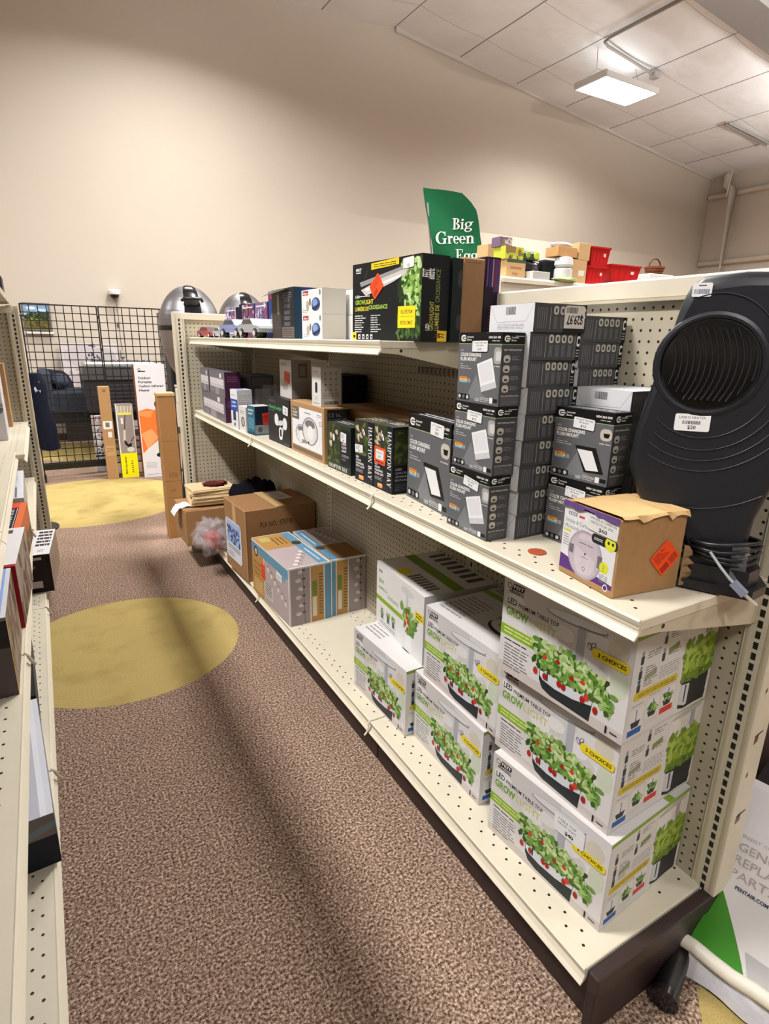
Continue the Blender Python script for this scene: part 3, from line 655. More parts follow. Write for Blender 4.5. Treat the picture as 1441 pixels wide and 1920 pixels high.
def p_grow(F):
    f = F['front']; f.rect(.0, .0, 1, 1, (222, 219, 219)); f.rect(.0, .60, .62, 1, (210, 206, 205)); f.rect(0.0, 0, 1, .10, (208, 198, 194))
    rnd = random.Random(3)
    for k in range(12): f.ell(rnd.uniform(.1, .9), rnd.uniform(.2, .9), .09, .07, (229, 228, 228) if k % 2 else (214, 211, 211), 14)
    f.ell(.93, .52, .06, .14, (206, 214, 194), 16); f.ell(.90, .80, .07, .1, (212, 206, 190), 16)
    f.poly([(.065, .895), (.175, .905), (.185, .965), (.085, .965)], BLACK); f.text('FEIT', .085, .915, .038, WHITE, .09, .02); f.text('electric', .05, .862, .042, BLACK, .13, .025)
    f.ell(.05, .93, .02, .03, BLACK); f.ell(.05, .93, .015, .022, (216, 213, 212))
    f.text('LED', .04, .745, .065, BLACK, .085, .02); f.text('PREMIUM TABLE TOP', .14, .745, .045, BLACK, .34, .012)
    f.text('GROW', .035, .625, .085, (112, 160, 44), .20, .035); f.text('LIGHT', .245, .625, .085, (200, 200, 120), .22, .006)
    f.poly([(0, .40), (.30, .40), (.40, .445), (.44, .51), (0, .51)], (140, 178, 46)); f.lines(.03, .495, .30, .42, 2, (216, 226, 164), 2)
    f.lines(.04, .375, .24, .345, 1, BLACK, 5); f.lines(.045, .325, .29, .06, 8, (104, 102, 102), 6, .34, True)
    planter(f, 11)
    f.rrect(.735, .645, .985, .735, (238, 214, 40), .4); f.text('3 CHOICES', .775, .672, .038, (40, 50, 30), .19, .03)
    f.ell(.715, .725, .012, .034, (90, 70, 110), 10, 30); f.ell(.715, .725, .008, .024, (222, 219, 219), 10, 30); f.ell(.74, .75, .012, .03, (90, 70, 110), 10, -30); f.ell(.74, .75, .008, .022, (222, 219, 219), 10, -30)
    f.text('1', .885, .03, .07, BLACK, None, .03); f.lines(.915, .075, .965, .045, 1, (70, 70, 70), 9)
    r = F['right']; r.rect(0, 0, 1, 1, (218, 215, 213)); r.rect(0, .955, 1, 1, (140, 168, 70)); r.rect(0, 0, 1, .02, (206, 202, 196)); r.rect(.58, .02, .99, .95, (226, 222, 217))
    for k, (x, y) in enumerate(((.07, .72), (.07, .585), (.07, .46), (.31, .82), (.31, .66))):
        r.rrect(x, y, x + .035, y + .08, (60, 62, 64), .3); r.ell(x + .017, y + .10, .014, .025, (140, 150, 146)); r.lines(x + .07, y + .10, x + .22, y + .03, 3, (120, 118, 118), 20 + k, .4, True)
    r.rect(.07, .545, .10, .58, (44, 96, 130)); r.poly([(.14, .55), (.27, .57), (.27, .625), (.14, .605)], (146, 152, 120)); r.poly([(.38, .70), (.50, .73), (.50, .79), (.38, .76)], (132, 140, 90)); r.lines(.31, .62, .54, .49, 5, (172, 169, 168), 31)
    r.rrect(.05, .385, .55, .465, (210, 188, 62), .4); r.lines(.10, .445, .52, .405, 2, (120, 104, 40), 33)
    for k, (x, c) in enumerate(((.04, (44, 96, 170)), (.22, (214, 211, 208)), (.39, (206, 62, 56)))):
        y = .05 + .03 * k; r.rect(x, y, x + .15, y + .25, (227, 225, 223)); r.rect(x, y, x + .15, y + .06, c); r.poly([(x + .02, y + .13), (x + .13, y + .13), (x + .11, y + .07), (x + .04, y + .07)], (50, 54, 56)); r.rect(x + .07, y + .13, x + .08, y + .24, (96, 100, 150)); r.lines(x + .01, y + .30, x + .14, y + .28, 1, (150, 148, 148), 45 + k)
        if k: r.leaves(x + .02, y + .12, x + .13, y + .19, 20, GREENS + DARKG[:2], .007, 40 + k)
    r.poly([(.62, .06), (.70, .03), (.96, .05), (.97, .34), (.62, .34)], (48, 50, 54)); r.poly([(.62, .30), (.73, .28), (.73, .06), (.66, .05), (.62, .10)], (206, 208, 212)); r.poly([(.675, .28), (.695, .28), (.695, .1), (.68, .1)], (60, 64, 70)); r.poly([(.62, .10), (.66, .05), (.96, .03), (.97, .12), (.70, .06)], (36, 42, 40)); r.ell(.68, .33, .06, .02, (50, 44, 44))
    r.leaves(.62, .33, .98, .58, 90, [(96, 128, 38), (80, 108, 34), (112, 142, 46)], .016, 53); r.leaves(.61, .42, .98, .76, 190, [(128, 158, 50), (150, 176, 64), (106, 138, 42), (170, 190, 90)], .014, 50, lambda a, b: b < .80 + .12 * math.sin(a * 19))
    r.rect(.83, .74, .875, .93, (172, 172, 174)); r.ell(.77, .92, .19, .022, (190, 188, 188), 16, 4)
    t = F['top']; t.rect(0, 0, 1, 1, (214, 211, 209)); t.rect(0, .70, 1, .78, (132, 164, 60)); t.lines(.05, .95, .6, .82, 3, (130, 128, 128), 60); t.ell(.7, .35, .2, .13, (50, 54, 56)); t.ell(.7, .37, .19, .11, (228, 228, 228)); t.leaves(.5, .35, .92, .6, 40, GREENS, .016, 61); t.lines(.05, .55, .35, .1, 8, (150, 148, 148), 62)
    l = F['left']; l.rect(0, 0, 1, 1, (222, 219, 217)); l.rect(0, .955, 1, 1, (140, 168, 70))
def p_grow_b(F):
    f = F['front']; f.rect(0, 0, 1, 1, (232, 230, 229)); f.text('FEIT', .05, .86, .04, BLACK, .09, .03)
    f.text('GROW', .05, .70, .06, (108, 156, 44), .12, .03); f.text('LUMIÈRE DE', .05, .60, .035, (70, 110, 50), .2, .02); f.text('CROISSANCE', .26, .54, .05, (108, 156, 44), .24, .02)
    f.poly([(0, .47), (0, .40), (.5, .40), (.62, .44), (.62, .47)], (138, 178, 48)); f.rect(0, .40, .6, .47, (138, 178, 48))
    for x in (.1, .24, .36): f.rect(x, .12, x + .09, .32, (206, 206, 206)); f.rect(x + .02, .14, x + .06, .24, (70, 74, 78)); f.leaves(x + .01, .2, x + .07, .3, 8, GREENS, .008, int(x * 100))
    f.lines(.1, .10, .46, .04, 2, (130, 128, 128), 70)
    f.poly([(.66, .05), (.80, .05), (.78, .30), (.68, .30)], (236, 238, 240)); f.poly([(.66, .30), (.80, .30), (.8, .27), (.66, .27)], (60, 64, 66)); f.ell(.68, .88, .13, .06, (214, 214, 216)); f.rect(.66, .6, .7, .88, (206, 206, 208))
    f.leaves(.54, .28, .92, .66, 50, GREENS, .018, 71, lambda a, b: abs(a - .5) < .2 + .3 * b)
    for a, b in ((.68, .5), (.71, .44), (.66, .40), (.70, .34), (.67, .56)): f.ell(a, b, .02, .033, REDS[0], 10)
    f.rect(.84, .60, 1.0, .72, (238, 214, 40)); f.lines(.86, .70, .98, .62, 2, (60, 56, 20), 72)
    r = F['right']; r.rect(0, 0, 1, 1, (224, 221, 219)); r.lines(.1, .8, .9, .2, 8, (150, 148, 148), 73)
    t = F['top']; t.rect(0, 0, 1, 1, (224, 222, 221)); t.rect(0, .36, 1, .50, (122, 152, 52)); t.rrect(.3, .06, .46, .22, (238, 214, 40), .4)
    for k in range(7): t.rect(.1 + .12 * k, .62, .17 + .12 * k, .84, (92, 94, 90)); t.rect(.5 + .06 * k, .1, .54 + .06 * k, .26, (110, 112, 108))
GW = Box('grow_light_box', .355, .315, .247, (226, 223, 221), p_grow, (236, 234, 232))
GWB = Box('grow_light_box', .355, .315, .247, (226, 223, 221), p_grow_b, (236, 234, 232))
GRP = 'boxed table top grow lights on the base deck'
def tape_top(t, w, d, h): sticker(t, 'top', (w, d, h), .46, .0, .54, 1, (206, 204, 200), name='packing_tape')
def price40(t, w, d, h):
    sticker(t, 'front', (w, d, h), .58, .70, .82, .90, (236, 236, 238), lambda g: (g.text('TABLE TOP', .12, .72, .13, BLACK, .6), g.text('GROW LIGHT', .12, .5, .13, BLACK, .62), g.text('$40', .38, .15, .2, BLACK, .28, .03)))
GW.put('bottom white grow light box of the nearest stack of three, with price sticker', .934, .604, ZB, 4.5, GRP, extra=price40)
GW.put('middle white grow light box of the nearest stack of three', .945, .628, ZB + .2475, 2.6, GRP)
GW.put('topmost white grow light box of the nearest stack of three', .928, .616, ZB + .495, 3.6, GRP)
GW.put('lower white grow light box of the middle stack of two', .932, 1.032, ZB, -.8, GRP)
GW.put('upper white grow light box of the middle stack of two', .945, .998, ZB + .2475, 0, GRP)
GW.put('lower white grow light box at the far left end, nearest the string light boxes', .906, 1.392, ZB, 1.5, GRP)
GWB.put('white grow light box with green CROISSANCE print, on the far left one', .97, 1.40, ZB + .2475, -4, GRP)

# slim grey flush-mount light boxes
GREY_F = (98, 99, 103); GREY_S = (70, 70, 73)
def ce_logo(f, x, y, s, w):
    f.rrect(x, y, x + w * .42, y + s, WHITE, .5); f.rrect(x + w * .09, y + s * .26, x + w * .5, y + s * .74, BLACK, .5); f.rrect(x + w * .16, y + s * .40, x + w * .44, y + s * .60, WHITE, .5)
    f.text('Commercial', x + w * .5, y + s * .58, s * .28, WHITE, w * .5, .02); f.text('Electric', x + w * .5, y + s * .14, s * .28, WHITE, w * .36, .02)
def ce_front(f, white, part_no):
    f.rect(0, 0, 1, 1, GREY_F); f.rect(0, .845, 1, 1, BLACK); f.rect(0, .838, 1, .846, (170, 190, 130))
    ce_logo(f, .04, .875, .09, .3); f.text(part_no, .70, .92, .03, WHITE, .26, .03); f.lines(.78, .90, .94, .875, 1, (190, 190, 190), 3)
    f.text('LED', .05, .735, .028, (190, 190, 192), .07); f.text('COLOR CHANGING', .045, .665, .05, WHITE, .50, .03); f.text('FLUSH MOUNT', .045, .60, .05, WHITE, .40, .03)
    f.lines(.05, .56, .12, .545, 1, (200, 200, 200), 4); f.lines(.05, .53, .26, .51, 1, (205, 205, 205), 5); f.lines(.05, .50, .33, .48, 1, (205, 205, 205), 6)
    f.rect(.05, .335, .24, .365, (240, 146, 60)); f.rect(.05, .305, .24, .335, (236, 206, 120)); f.rect(.05, .28, .24, .305, (110, 170, 214)); f.lines(.07, .36, .22, .31, 2, (130, 80, 40), 7); f.rrect(.25, .285, .32, .345, (150, 152, 156), .3)
    f.poly([(.46, .42), (.62, .14), (.86, .06), (.24, .06)], (124, 126, 130))
    if white:
        f.poly([(.46, .56), (.80, .66), (.94, .26), (.60, .17)], (206, 206, 210)); f.poly([(.46, .56), (.80, .66), (.905, .34), (.57, .25)], (238, 238, 240)); f.poly([(.50, .54), (.78, .62), (.86, .37), (.60, .30)], (226, 226, 230))
        f.rrect(.84, .58, 1.0, .80, (168, 164, 158), .3); f.rrect(.88, .62, .99, .75, (206, 204, 204), .3); f.lines(.80, .56, .98, .53, 1, (200, 200, 200), 8)
    else:
        f.poly([(.40, .50), (.76, .50), (.93, .16), (.60, .14)], (24, 24, 24)); f.poly([(.44, .45), (.70, .45), (.84, .19), (.63, .17)], (236, 236, 238))
        f.rrect(.80, .62, .99, .78, (196, 190, 178), .4); f.poly([(.85, .72), (.96, .72), (.94, .66), (.87, .66)], BLACK); f.lines(.80, .59, .98, .56, 1, (200, 200, 200), 8)
    f.rrect(.02, .03, .33, .115, BLACK, .4)
    for x in (.07, .17, .27): f.ell(x, .072, .032, .03, (206, 206, 206) if x != .17 else (110, 110, 112), 10)
    f.text('LED', .46, .035, .04, (214, 214, 214), .1, .02); f.lines(.58, .10, .78, .03, 3, (196, 196, 196), 9); f.rect(.80, .03, .87, .11, (236, 236, 236)); f.rect(.88, .045, .98, .10, (26, 26, 26))
def ce_side(f):
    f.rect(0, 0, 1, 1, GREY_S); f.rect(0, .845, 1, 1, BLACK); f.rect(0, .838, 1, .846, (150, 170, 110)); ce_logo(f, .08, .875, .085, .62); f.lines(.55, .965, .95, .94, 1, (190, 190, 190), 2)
    f.text('EASY INSTALLATION', .1, .76, .022, (214, 214, 214), .78, .02)
    for k in range(4):
        y = .60 - .135 * k; f.rrect(.1, y, .40, y + .10, (190, 186, 174), .4); f.rect(.18, y + .02, .32, y + .05, (60, 60, 60)); f.lines(.46, y + .09, .92, y + .03, 3, (128, 128, 130), 10 + k, .4, True)
    f.text('EASY LIGHT INSTALLATION', .1, .135, .02, (200, 200, 200), .8, .02); f.lines(.1, .12, .9, .02, 5, (112, 112, 114), 15)
def mk_ce(white, no, w, d, h, name='flush_mount_light_box'):
    def p(F):
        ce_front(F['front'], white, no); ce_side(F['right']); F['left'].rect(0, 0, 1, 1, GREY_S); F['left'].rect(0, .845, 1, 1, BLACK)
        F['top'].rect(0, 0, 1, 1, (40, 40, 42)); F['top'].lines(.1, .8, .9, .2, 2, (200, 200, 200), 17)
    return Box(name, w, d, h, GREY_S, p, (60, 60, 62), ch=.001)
CEW = mk_ce(True, '1004 264 188', .165, .062, .16); CEB = mk_ce(False, '1004 264 828', .158, .060, .16); CEL = mk_ce(False, '1004 264 300', .25, .065, .253)
def ps(txts, face='front', x0=.34, y0=.735, x1=.70, y1=.885, rot=-3, col=(238, 238, 240)):
    def pt(g):
        for (s_, x, y, h, w) in txts: g.text(s_, x, y, h, (34, 34, 36), w, .015)
    return lambda t, w, d, h: sticker(t, face, (w, d, h), x0, y0, x1, y1, col, pt, rot=rot)
W7 = [('7" LIGHT FIXTURE', .08, .74, .14, .84), ('LED WHITE', .26, .50, .14, .46), ('$15', .36, .14, .22, .26)]
B9 = [('9" LIGHT FIXTURE', .08, .74, .14, .84), ('LED BLACK', .26, .50, .14, .46), ('$15', .36, .14, .22, .26)]
GC = 'grey boxed flush-mount lights standing upright on the middle shelf'
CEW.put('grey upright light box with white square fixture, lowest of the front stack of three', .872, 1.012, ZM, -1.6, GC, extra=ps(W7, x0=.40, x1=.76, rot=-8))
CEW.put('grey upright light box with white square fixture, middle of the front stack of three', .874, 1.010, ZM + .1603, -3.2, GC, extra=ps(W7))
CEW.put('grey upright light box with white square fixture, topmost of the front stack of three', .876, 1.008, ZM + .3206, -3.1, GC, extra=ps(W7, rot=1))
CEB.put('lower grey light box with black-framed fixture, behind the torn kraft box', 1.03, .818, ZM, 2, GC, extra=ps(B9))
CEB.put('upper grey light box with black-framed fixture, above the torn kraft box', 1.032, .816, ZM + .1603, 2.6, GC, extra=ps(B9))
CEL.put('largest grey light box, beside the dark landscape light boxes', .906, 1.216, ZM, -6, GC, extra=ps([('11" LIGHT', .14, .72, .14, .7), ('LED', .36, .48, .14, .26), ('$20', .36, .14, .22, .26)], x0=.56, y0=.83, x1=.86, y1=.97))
# the same kind lying flat: white flap end towards the aisle, dark side towards the near end
def p_flat(F):
    f = F['front']; f.rect(0, 0, 1, 1, (226, 226, 230)); f.line(0, 1, .18, .35, .0008, (150, 150, 154)); f.line(1, 1, .82, .35, .0008, (150, 150, 154)); f.line(.18, .35, .82, .38, .0008, (120, 120, 124)); f.barcode(.38, .62, .60, .9); f.lines(.2, .3, .8, .08, 4, (160, 160, 166), 3)
    r = F['right']; r.rect(0, 0, 1, 1, GREY_S); r.rect(.90, 0, 1, 1, BLACK); r.rect(.895, 0, .90, 1, (150, 170, 110)); r.rrect(.92, .5, .985, .9, (226, 226, 226), .5); r.rrect(.935, .6, .985, .8, BLACK, .4); r.lines(.92, .42, .98, .1, 3, (170, 170, 170), 4)
    for k in range(4):
        x = .36 + .125 * k; r.rrect(x, .62, x + .095, .92, (190, 186, 174), .4); r.rect(x + .03, .70, x + .065, .84, (66, 66, 66))
        for q in range(3): r.rect(x + .015 + .025 * q, .12, x + .028 + .025 * q, .55, (112, 112, 114))
    for q in range(5): r.rect(.06 + .04 * q, .12, .075 + .04 * q, .86, (108, 108, 110))
    r.rect(.30, .1, .306, .86, (190, 190, 190)); r.rect(.87, .14, .876, .88, (150, 150, 150))
    F['top'].rect(0, 0, 1, 1, (84, 85, 88)); F['left'].rect(0, 0, 1, 1, GREY_S)
FLT = Box('flush_mount_light_box', .158, .152, .0602, GREY_S, p_flat, (92, 92, 94), ch=.001)
def p_flat_w(F):
    p_flat(F); F['top'].rect(0, 0, 1, 1, (222, 222, 226)); F['top'].rect(.0, .5, .4, 1, (206, 206, 210))
FLW = Box('flush_mount_light_box', .158, .152, .0602, (226, 226, 230), p_flat_w, (232, 232, 236), ch=.001)
GF = 'grey boxed flush-mount lights lying flat in stacks on the middle shelf'
def p297(g): g.barcode(.08, .72, .62, .94); g.text('$29.97', .92, .62, .34, (24, 24, 26), .8, .03, 180); g.rect(0, 0, 1, .14, (26, 26, 28))
rj = random.Random(5)
def clear297(t, w, d, h): sticker(t, 'right', (w, d, h), .56, .02, .96, .96, (214, 208, 198), p297, name='price_label')
for k in range(9):
    FLT.put('flat grey light box, %s of the tall middle stack' % ORD[k] if k < 8 else 'topmost flat light box of the tall middle stack, with upside-down price label', .942 + rj.uniform(-.003, .003), .990 + rj.uniform(-.003, .003), ZM + .0604 * k, rj.uniform(-3, 2), GF, extra=clear297 if k == 8 else None)
for k in range(9):
    lb = {8: 'topmost flat grey light box of the rear stack against the pegboard', 7: 'crushed flat grey light box second from the top of the rear stack', 6: 'flat grey light box third from the top of the rear stack'}.get(k)
    if k < 6: lb = 'flat grey light box, %s of the rear pegboard stack' % ORD[k]
    (FLW if k == 8 else FLT).put(lb, 1.092 + rj.uniform(-.003, .003), .985, ZM + .0580 * k, rj.uniform(-1, 4), GF, sz=.96)
for k in range(6):
    lb = 'flat light box with white top and end, above the black-framed fixture boxes' if k == 5 else 'flat grey light box, %s of the short stack beside the heater' % ORD[k]
    (FLW if k == 5 else FLT).put(lb, 1.098 + rj.uniform(-.002, .002), .832, ZM + .0604 * k, rj.uniform(-1, 2), GF)
mb = MB(); mb.lathe((0, 0, 0), [(.021, 0), (.021, .002), (.018, .0028)], (176, 84, 52), 20)
o = mb.build('round_disc', M_PLAST); o.location = (.93, .90, ZM + .0005); tag(o, 'small round rust-red disc lying on the shelf in front of the flat light boxes', 'disc')

# landscape light boxes
NAVY = (24, 28, 36)
def scenery(f, x0, y0, x1, y1, seed):
    f.rect(x0, y0, x1, y1, (52, 62, 36)); rnd = random.Random(seed)
    f.leaves(x0 + .02, y0 + .02, x1 - .02, y1 - .02, 40, [(70, 86, 44), (40, 50, 28), (96, 110, 60), (58, 44, 34)], .014, seed)
    for _ in range(4):
        a, b = rnd.uniform(x0 + .05, x1 - .12), rnd.uniform(y0 + (y1 - y0) * .45, y1 - .08); f.ell(a, b, .07 * (x1 - x0), .08, (190, 168, 150), 8, rnd.uniform(0, 90)); f.ell(a + .02, b + .02, .05 * (x1 - x0), .05, (214, 196, 180), 7)
def p_flood1(F):
    f = F['front']; f.rect(0, 0, 1, 1, (40, 52, 34)); scenery(f, .02, .14, .56, .98, 4); f.rect(.58, .16, .98, .92, NAVY); f.rect(.26, .3, .29, .62, BLACK); f.ell(.28, .70, .05, .08, WHITE, 14, 20)
    for k, s_ in enumerate(('LED', 'FLOOD', 'LIGHT')): f.text(s_, .63, .60 - .075 * k, .05, WHITE, .2, .03)
    f.lines(.63, .40, .92, .34, 2, (190, 190, 190), 1); f.lines(.63, .32, .8, .26, 2, (150, 150, 150), 2); f.text('HAMPTON BAY', .05, .035, .085, WHITE, .82, font='serif')
    F['right'].rect(0, 0, 1, 1, (26, 30, 38)); F['top'].rect(0, 0, 1, 1, (60, 62, 56)); F['top'].lines(.1, .7, .6, .3, 2, (190, 190, 180), 3)
def p_hb(kind, seed):
    def p(F):
        f = F['front']; f.rect(0, 0, 1, 1, NAVY); scenery(f, .0, .46, .70, 1, seed); f.ell(.48, .82, .09, .075, (36, 36, 38), 16); f.ell(.48, .82, .06, .055, WHITE, 14, 30); f.line(.44, .78, .52, .86, .003, (60, 60, 60))
        f.ell(.3, .46, .34, .06, (92, 104, 60), 14); f.rect(0, .36, .62, .44, NAVY)
        f.text('LED', .06, .375, .034, WHITE, .16, .03); f.text('COLOR', .06, .325, .034, WHITE, .28, .03); f.text('CHANGING', .06, .275, .034, WHITE, .44, .03); f.text(kind, .06, .225, .034, WHITE, .48, .03)
        f.lines(.06, .20, .45, .14, 3, (170, 170, 176), 3); f.rrect(.22, .03, .5, .10, (236, 150, 84), .4); f.rect(.24, .07, .48, .09, (250, 206, 150))
        f.text('HAMPTON BAY', .74, .93, .19 * f.W / f.H, WHITE, .84, rot=-90, font='serif')
        r = F['right']; r.rect(0, 0, 1, 1, (22, 24, 30)); r.rect(.05, .44, .95, .96, (46, 54, 26)); r.leaves(.08, .46, .92, .94, 40, [(60, 70, 34), (40, 48, 24), (74, 84, 44)], .012, seed + 9); r.ell(.62, .82, .12, .085, (40, 40, 40), 16); r.ell(.62, .82, .09, .065, (196, 192, 184), 14, 20); r.line(.52, .80, .72, .86, .003, (60, 60, 60))
        for k, s_ in enumerate(('LED', 'COLOR', 'CHANGING', kind)): r.text(s_, .1, .36 - .055 * k, .032, (150, 150, 152), (.2, .36, .62, .74)[k], .02)
        r.lines(.1, .16, .9, .04, 5, (74, 76, 82), 5)
        t = F['top']; t.rect(0, 0, 1, 1, (84, 82, 70)); t.lines(.1, .8, .8, .3, 3, (206, 204, 196), 6); t.leaves(.1, .1, .9, .9, 20, [(110, 104, 84), (60, 62, 44), (176, 164, 144)], .012, seed + 5)
    return p
HB1 = Box('landscape_light_box', .188, .085, .169, NAVY, p_flood1, (52, 60, 50)); HB2 = Box('landscape_light_box', .126, .12, .206, NAVY, p_hb('SPOT LIGHT', 21), (70, 72, 64)); HB3 = Box('landscape_light_box', .117, .115, .208, NAVY, p_hb('FLOOD LIGHT', 27), (70, 72, 64))
GH = 'dark landscape light boxes on the middle shelf'
P1 = [('COLOR', .12, .68, .16, .5), ('LIGHT', .12, .44, .16, .44), ('$8', .4, .12, .2, .2)]
HB1.put('short dark flood light box with a garden photo beside the kraft globe-light box', .895, 1.777, ZM, .5, GH, extra=ps(P1, x0=.60, y0=.66, x1=.84, y1=.86))
HB2.put('tall dark spot light box left of the orange-stickered flood light box', .894, 1.614, ZM, .1, GH, extra=ps(P1, x0=.02, y0=.47, x1=.46, y1=.60, rot=4))
def or_st(t, w, d, h):
    sticker(t, 'front', (w, d, h), .06, .40, .66, .66, ORANGE, lambda g: g.lines(.1, .18, .9, .06, 1, (90, 30, 20), 3, .6), name='orange_sticker', label='bright orange sticker', rot=-3)
    sticker(t, 'front', (w, d, h), .14, .47, .58, .62, (238, 236, 236), lambda g: (g.text('FLOOD LIGHT', .1, .62, .16, BLACK, .7), g.text('$10', .35, .2, .22, BLACK, .3)), lift=.0032)
HB3.put('tall dark flood light box with an orange sticker', .894, 1.492, ZM, -.2, GH, extra=or_st)

# kraft box with twin glass globes, black box with twin floodlights and the small cartons behind
def p_kraft(F):
    f = F['front']; f.rect(.05, .15, .94, .90, (238, 238, 242)); f.rect(.05, .66, .28, .90, (110, 96, 82)); f.text('12 in.', .07, .83, .03, WHITE, .12, .02); f.text('2-LIGHT', .07, .77, .035, WHITE, .16, .03); f.text('FLUSH', .07, .71, .035, WHITE, .14, .03)
    f.lines(.45, .85, .62, .80, 1, (120, 120, 120), 1); f.lines(.8, .86, .92, .8, 2, (150, 140, 130), 2); f.rect(.875, .66, .925, .74, (60, 60, 60)); f.rect(.885, .67, .915, .73, WHITE)
    for (x, y, rx, ry) in ((.33, .40, .17, .18), (.60, .50, .23, .26)):
        f.ell(x, y, rx, ry, (70, 66, 66), 28); f.ell(x, y, rx * .93, ry * .95, (206, 204, 206), 28); f.ell(x - .01, y - .03, rx * .78, ry * .8, (230, 228, 228), 24); f.ell(x, y + ry * .5, rx * .62, ry * .3, (120, 114, 112), 20); f.ell(x + .01, y - .02, rx * .4, ry * .5, (244, 242, 240), 16)
    f.rect(.36, .24, .5, .30, (150, 140, 134)); f.ell(.55, .28, .03, .025, (90, 84, 80)); f.rect(.05, .05, .94, .13, (120, 100, 80))
    r = F['right']; r.rect(.0, 0, .08, 1, KRAFT); r.rect(.12, .55, 1, .97, (22, 22, 22)); r.text('12 in.', .18, .84, .07, (120, 116, 110), .5, .02); r.text('2-LIGHT', .18, .74, .07, (120, 116, 110), .7, .02); r.text('FLUSH', .18, .64, .07, (120, 116, 110), .6, .02)
    F['top'].rect(0, .46, 1, .54, (160, 124, 82))
Box('light_fixture_box', .357, .105, .213, KRAFT, p_kraft, (190, 150, 104), M_KRAFT).put('kraft box with a white front picturing two glass globe lights', .895, 1.998, ZM, -.7)
def p_twin(F):
    f = F['front']; f.rect(0, 0, 1, 1, (38, 38, 40)); f.text('LED Motion', .06, .90, .03, (140, 140, 140), .3); f.text('Wired Floodlight', .04, .745, .07, (52, 190, 120), .62, .02); f.lines(.04, .72, .3, .69, 1, (130, 130, 130), 3)
    for (x, y) in ((.40, .52), (.78, .48)): f.rrect(x - .09, y - .13, x + .09, y + .13, WHITE, .45)
    f.ell(.58, .47, .07, .06, (226, 226, 228), 14); f.line(.44, .44, .72, .5, .02, (220, 220, 222)); f.rrect(.50, .10, .66, .38, WHITE, .4); f.rrect(.54, .17, .62, .33, (40, 40, 44), .3); f.line(.70, .40, .62, .12, .012, (226, 226, 226)); f.lines(.75, .06, .95, .03, 1, (120, 120, 120), 4)
    F['right'].rect(0, 0, 1, 1, (30, 30, 32)); F['top'].rect(0, 0, 1, 1, (36, 36, 40))
Box('floodlight_box', .272, .15, .205, (36, 36, 38), p_twin, (60, 60, 62)).put('black box picturing a white twin-head floodlight with green lettering', .902, 2.374, ZM, .6, extra=ps([('FLOOD', .16, .6, .2, .6), ('$25', .3, .2, .24, .4)], x0=.72, y0=.68, x1=.94, y1=.86, rot=-6))
def p_cam(F):
    f = F['front']; f.rect(0, 0, 1, 1, (226, 224, 222)); f.text('SECURITY', .12, .86, .04, (90, 90, 90), .6); f.rrect(.36, .34, .62, .62, (40, 40, 42), .4); f.ell(.5, .2, .2, .07, (206, 206, 206)); f.lines(.15, .1, .85, .05, 1, (120, 120, 120), 3)
    r = F['right']; r.rect(0, 0, 1, 1, (214, 210, 206))
    for a in range(3):
        for b in range(4): r.ell(.22 + .26 * a, .85 - .14 * b, .05, .03, (150, 144, 140), 8); r.lines(.15 + .26 * a, .80 - .14 * b, .30 + .26 * a, .785 - .14 * b, 1, (160, 156, 150), a * 4 + b)
    r.lines(.1, .36, .9, .2, 4, (150, 146, 142), 30); r.barcode(.15, .05, .85, .14)
    F['top'].rect(0, 0, 1, 1, (232, 230, 226))
Box('camera_box', .085, .085, .145, (226, 224, 222), p_cam, (236, 234, 232)).put('slim white carton standing on the kraft globe-light box', .902, 2.04, ZM + .2135, 0)
def p_ring(F):
    f = F['front']; f.rect(0, 0, 1, 1, (212, 206, 202)); f.lines(.1, .92, .6, .84, 2, (120, 110, 106), 3); f.ell(.45, .3, .25, .1, (180, 176, 172)); f.lines(.1, .5, .7, .3, 4, (160, 150, 146), 5)
    r = F['right']; r.rect(0, 0, 1, 1, (160, 154, 150)); r.rect(.35, .55, .8, .92, (110, 100, 98)); r.rect(.42, .6, .72, .86, (150, 144, 140)); r.lines(.1, .45, .9, .1, 6, (130, 124, 120), 6); F['top'].rect(0, 0, 1, 1, (200, 196, 192))
Box('camera_box', .16, .09, .165, (200, 194, 190), p_ring, (206, 202, 198)).put('white carton with an orange tag standing on the black floodlight box', .94, 2.44, ZM + .2055, -2, extra=lambda t, w, d, h: sticker(t, 'front', (w, d, h), .42, .40, .86, .70, (222, 84, 50), lambda g: g.lines(.1, .8, .9, .2, 3, (120, 40, 30), 2), name='orange_tag', rot=-6))
Box('light_box', .2, .12, .315, (22, 22, 28), lambda F: F['front'].ell(.5, .6, .12, .05, (60, 60, 80)), (34, 34, 40)).put('plain near-black carton standing at the back beside the orange-tagged white carton', 1.10, 2.26, ZM, 0)
Box('shipping_box', .62, .205, .2, KRAFT, lambda F: F['top'].rect(0, .45, 1, .55, (150, 112, 74)), (160, 122, 84), M_KRAFT).put('long low kraft carton lying behind the landscape light boxes', 1.03, 1.62, ZM, 0)
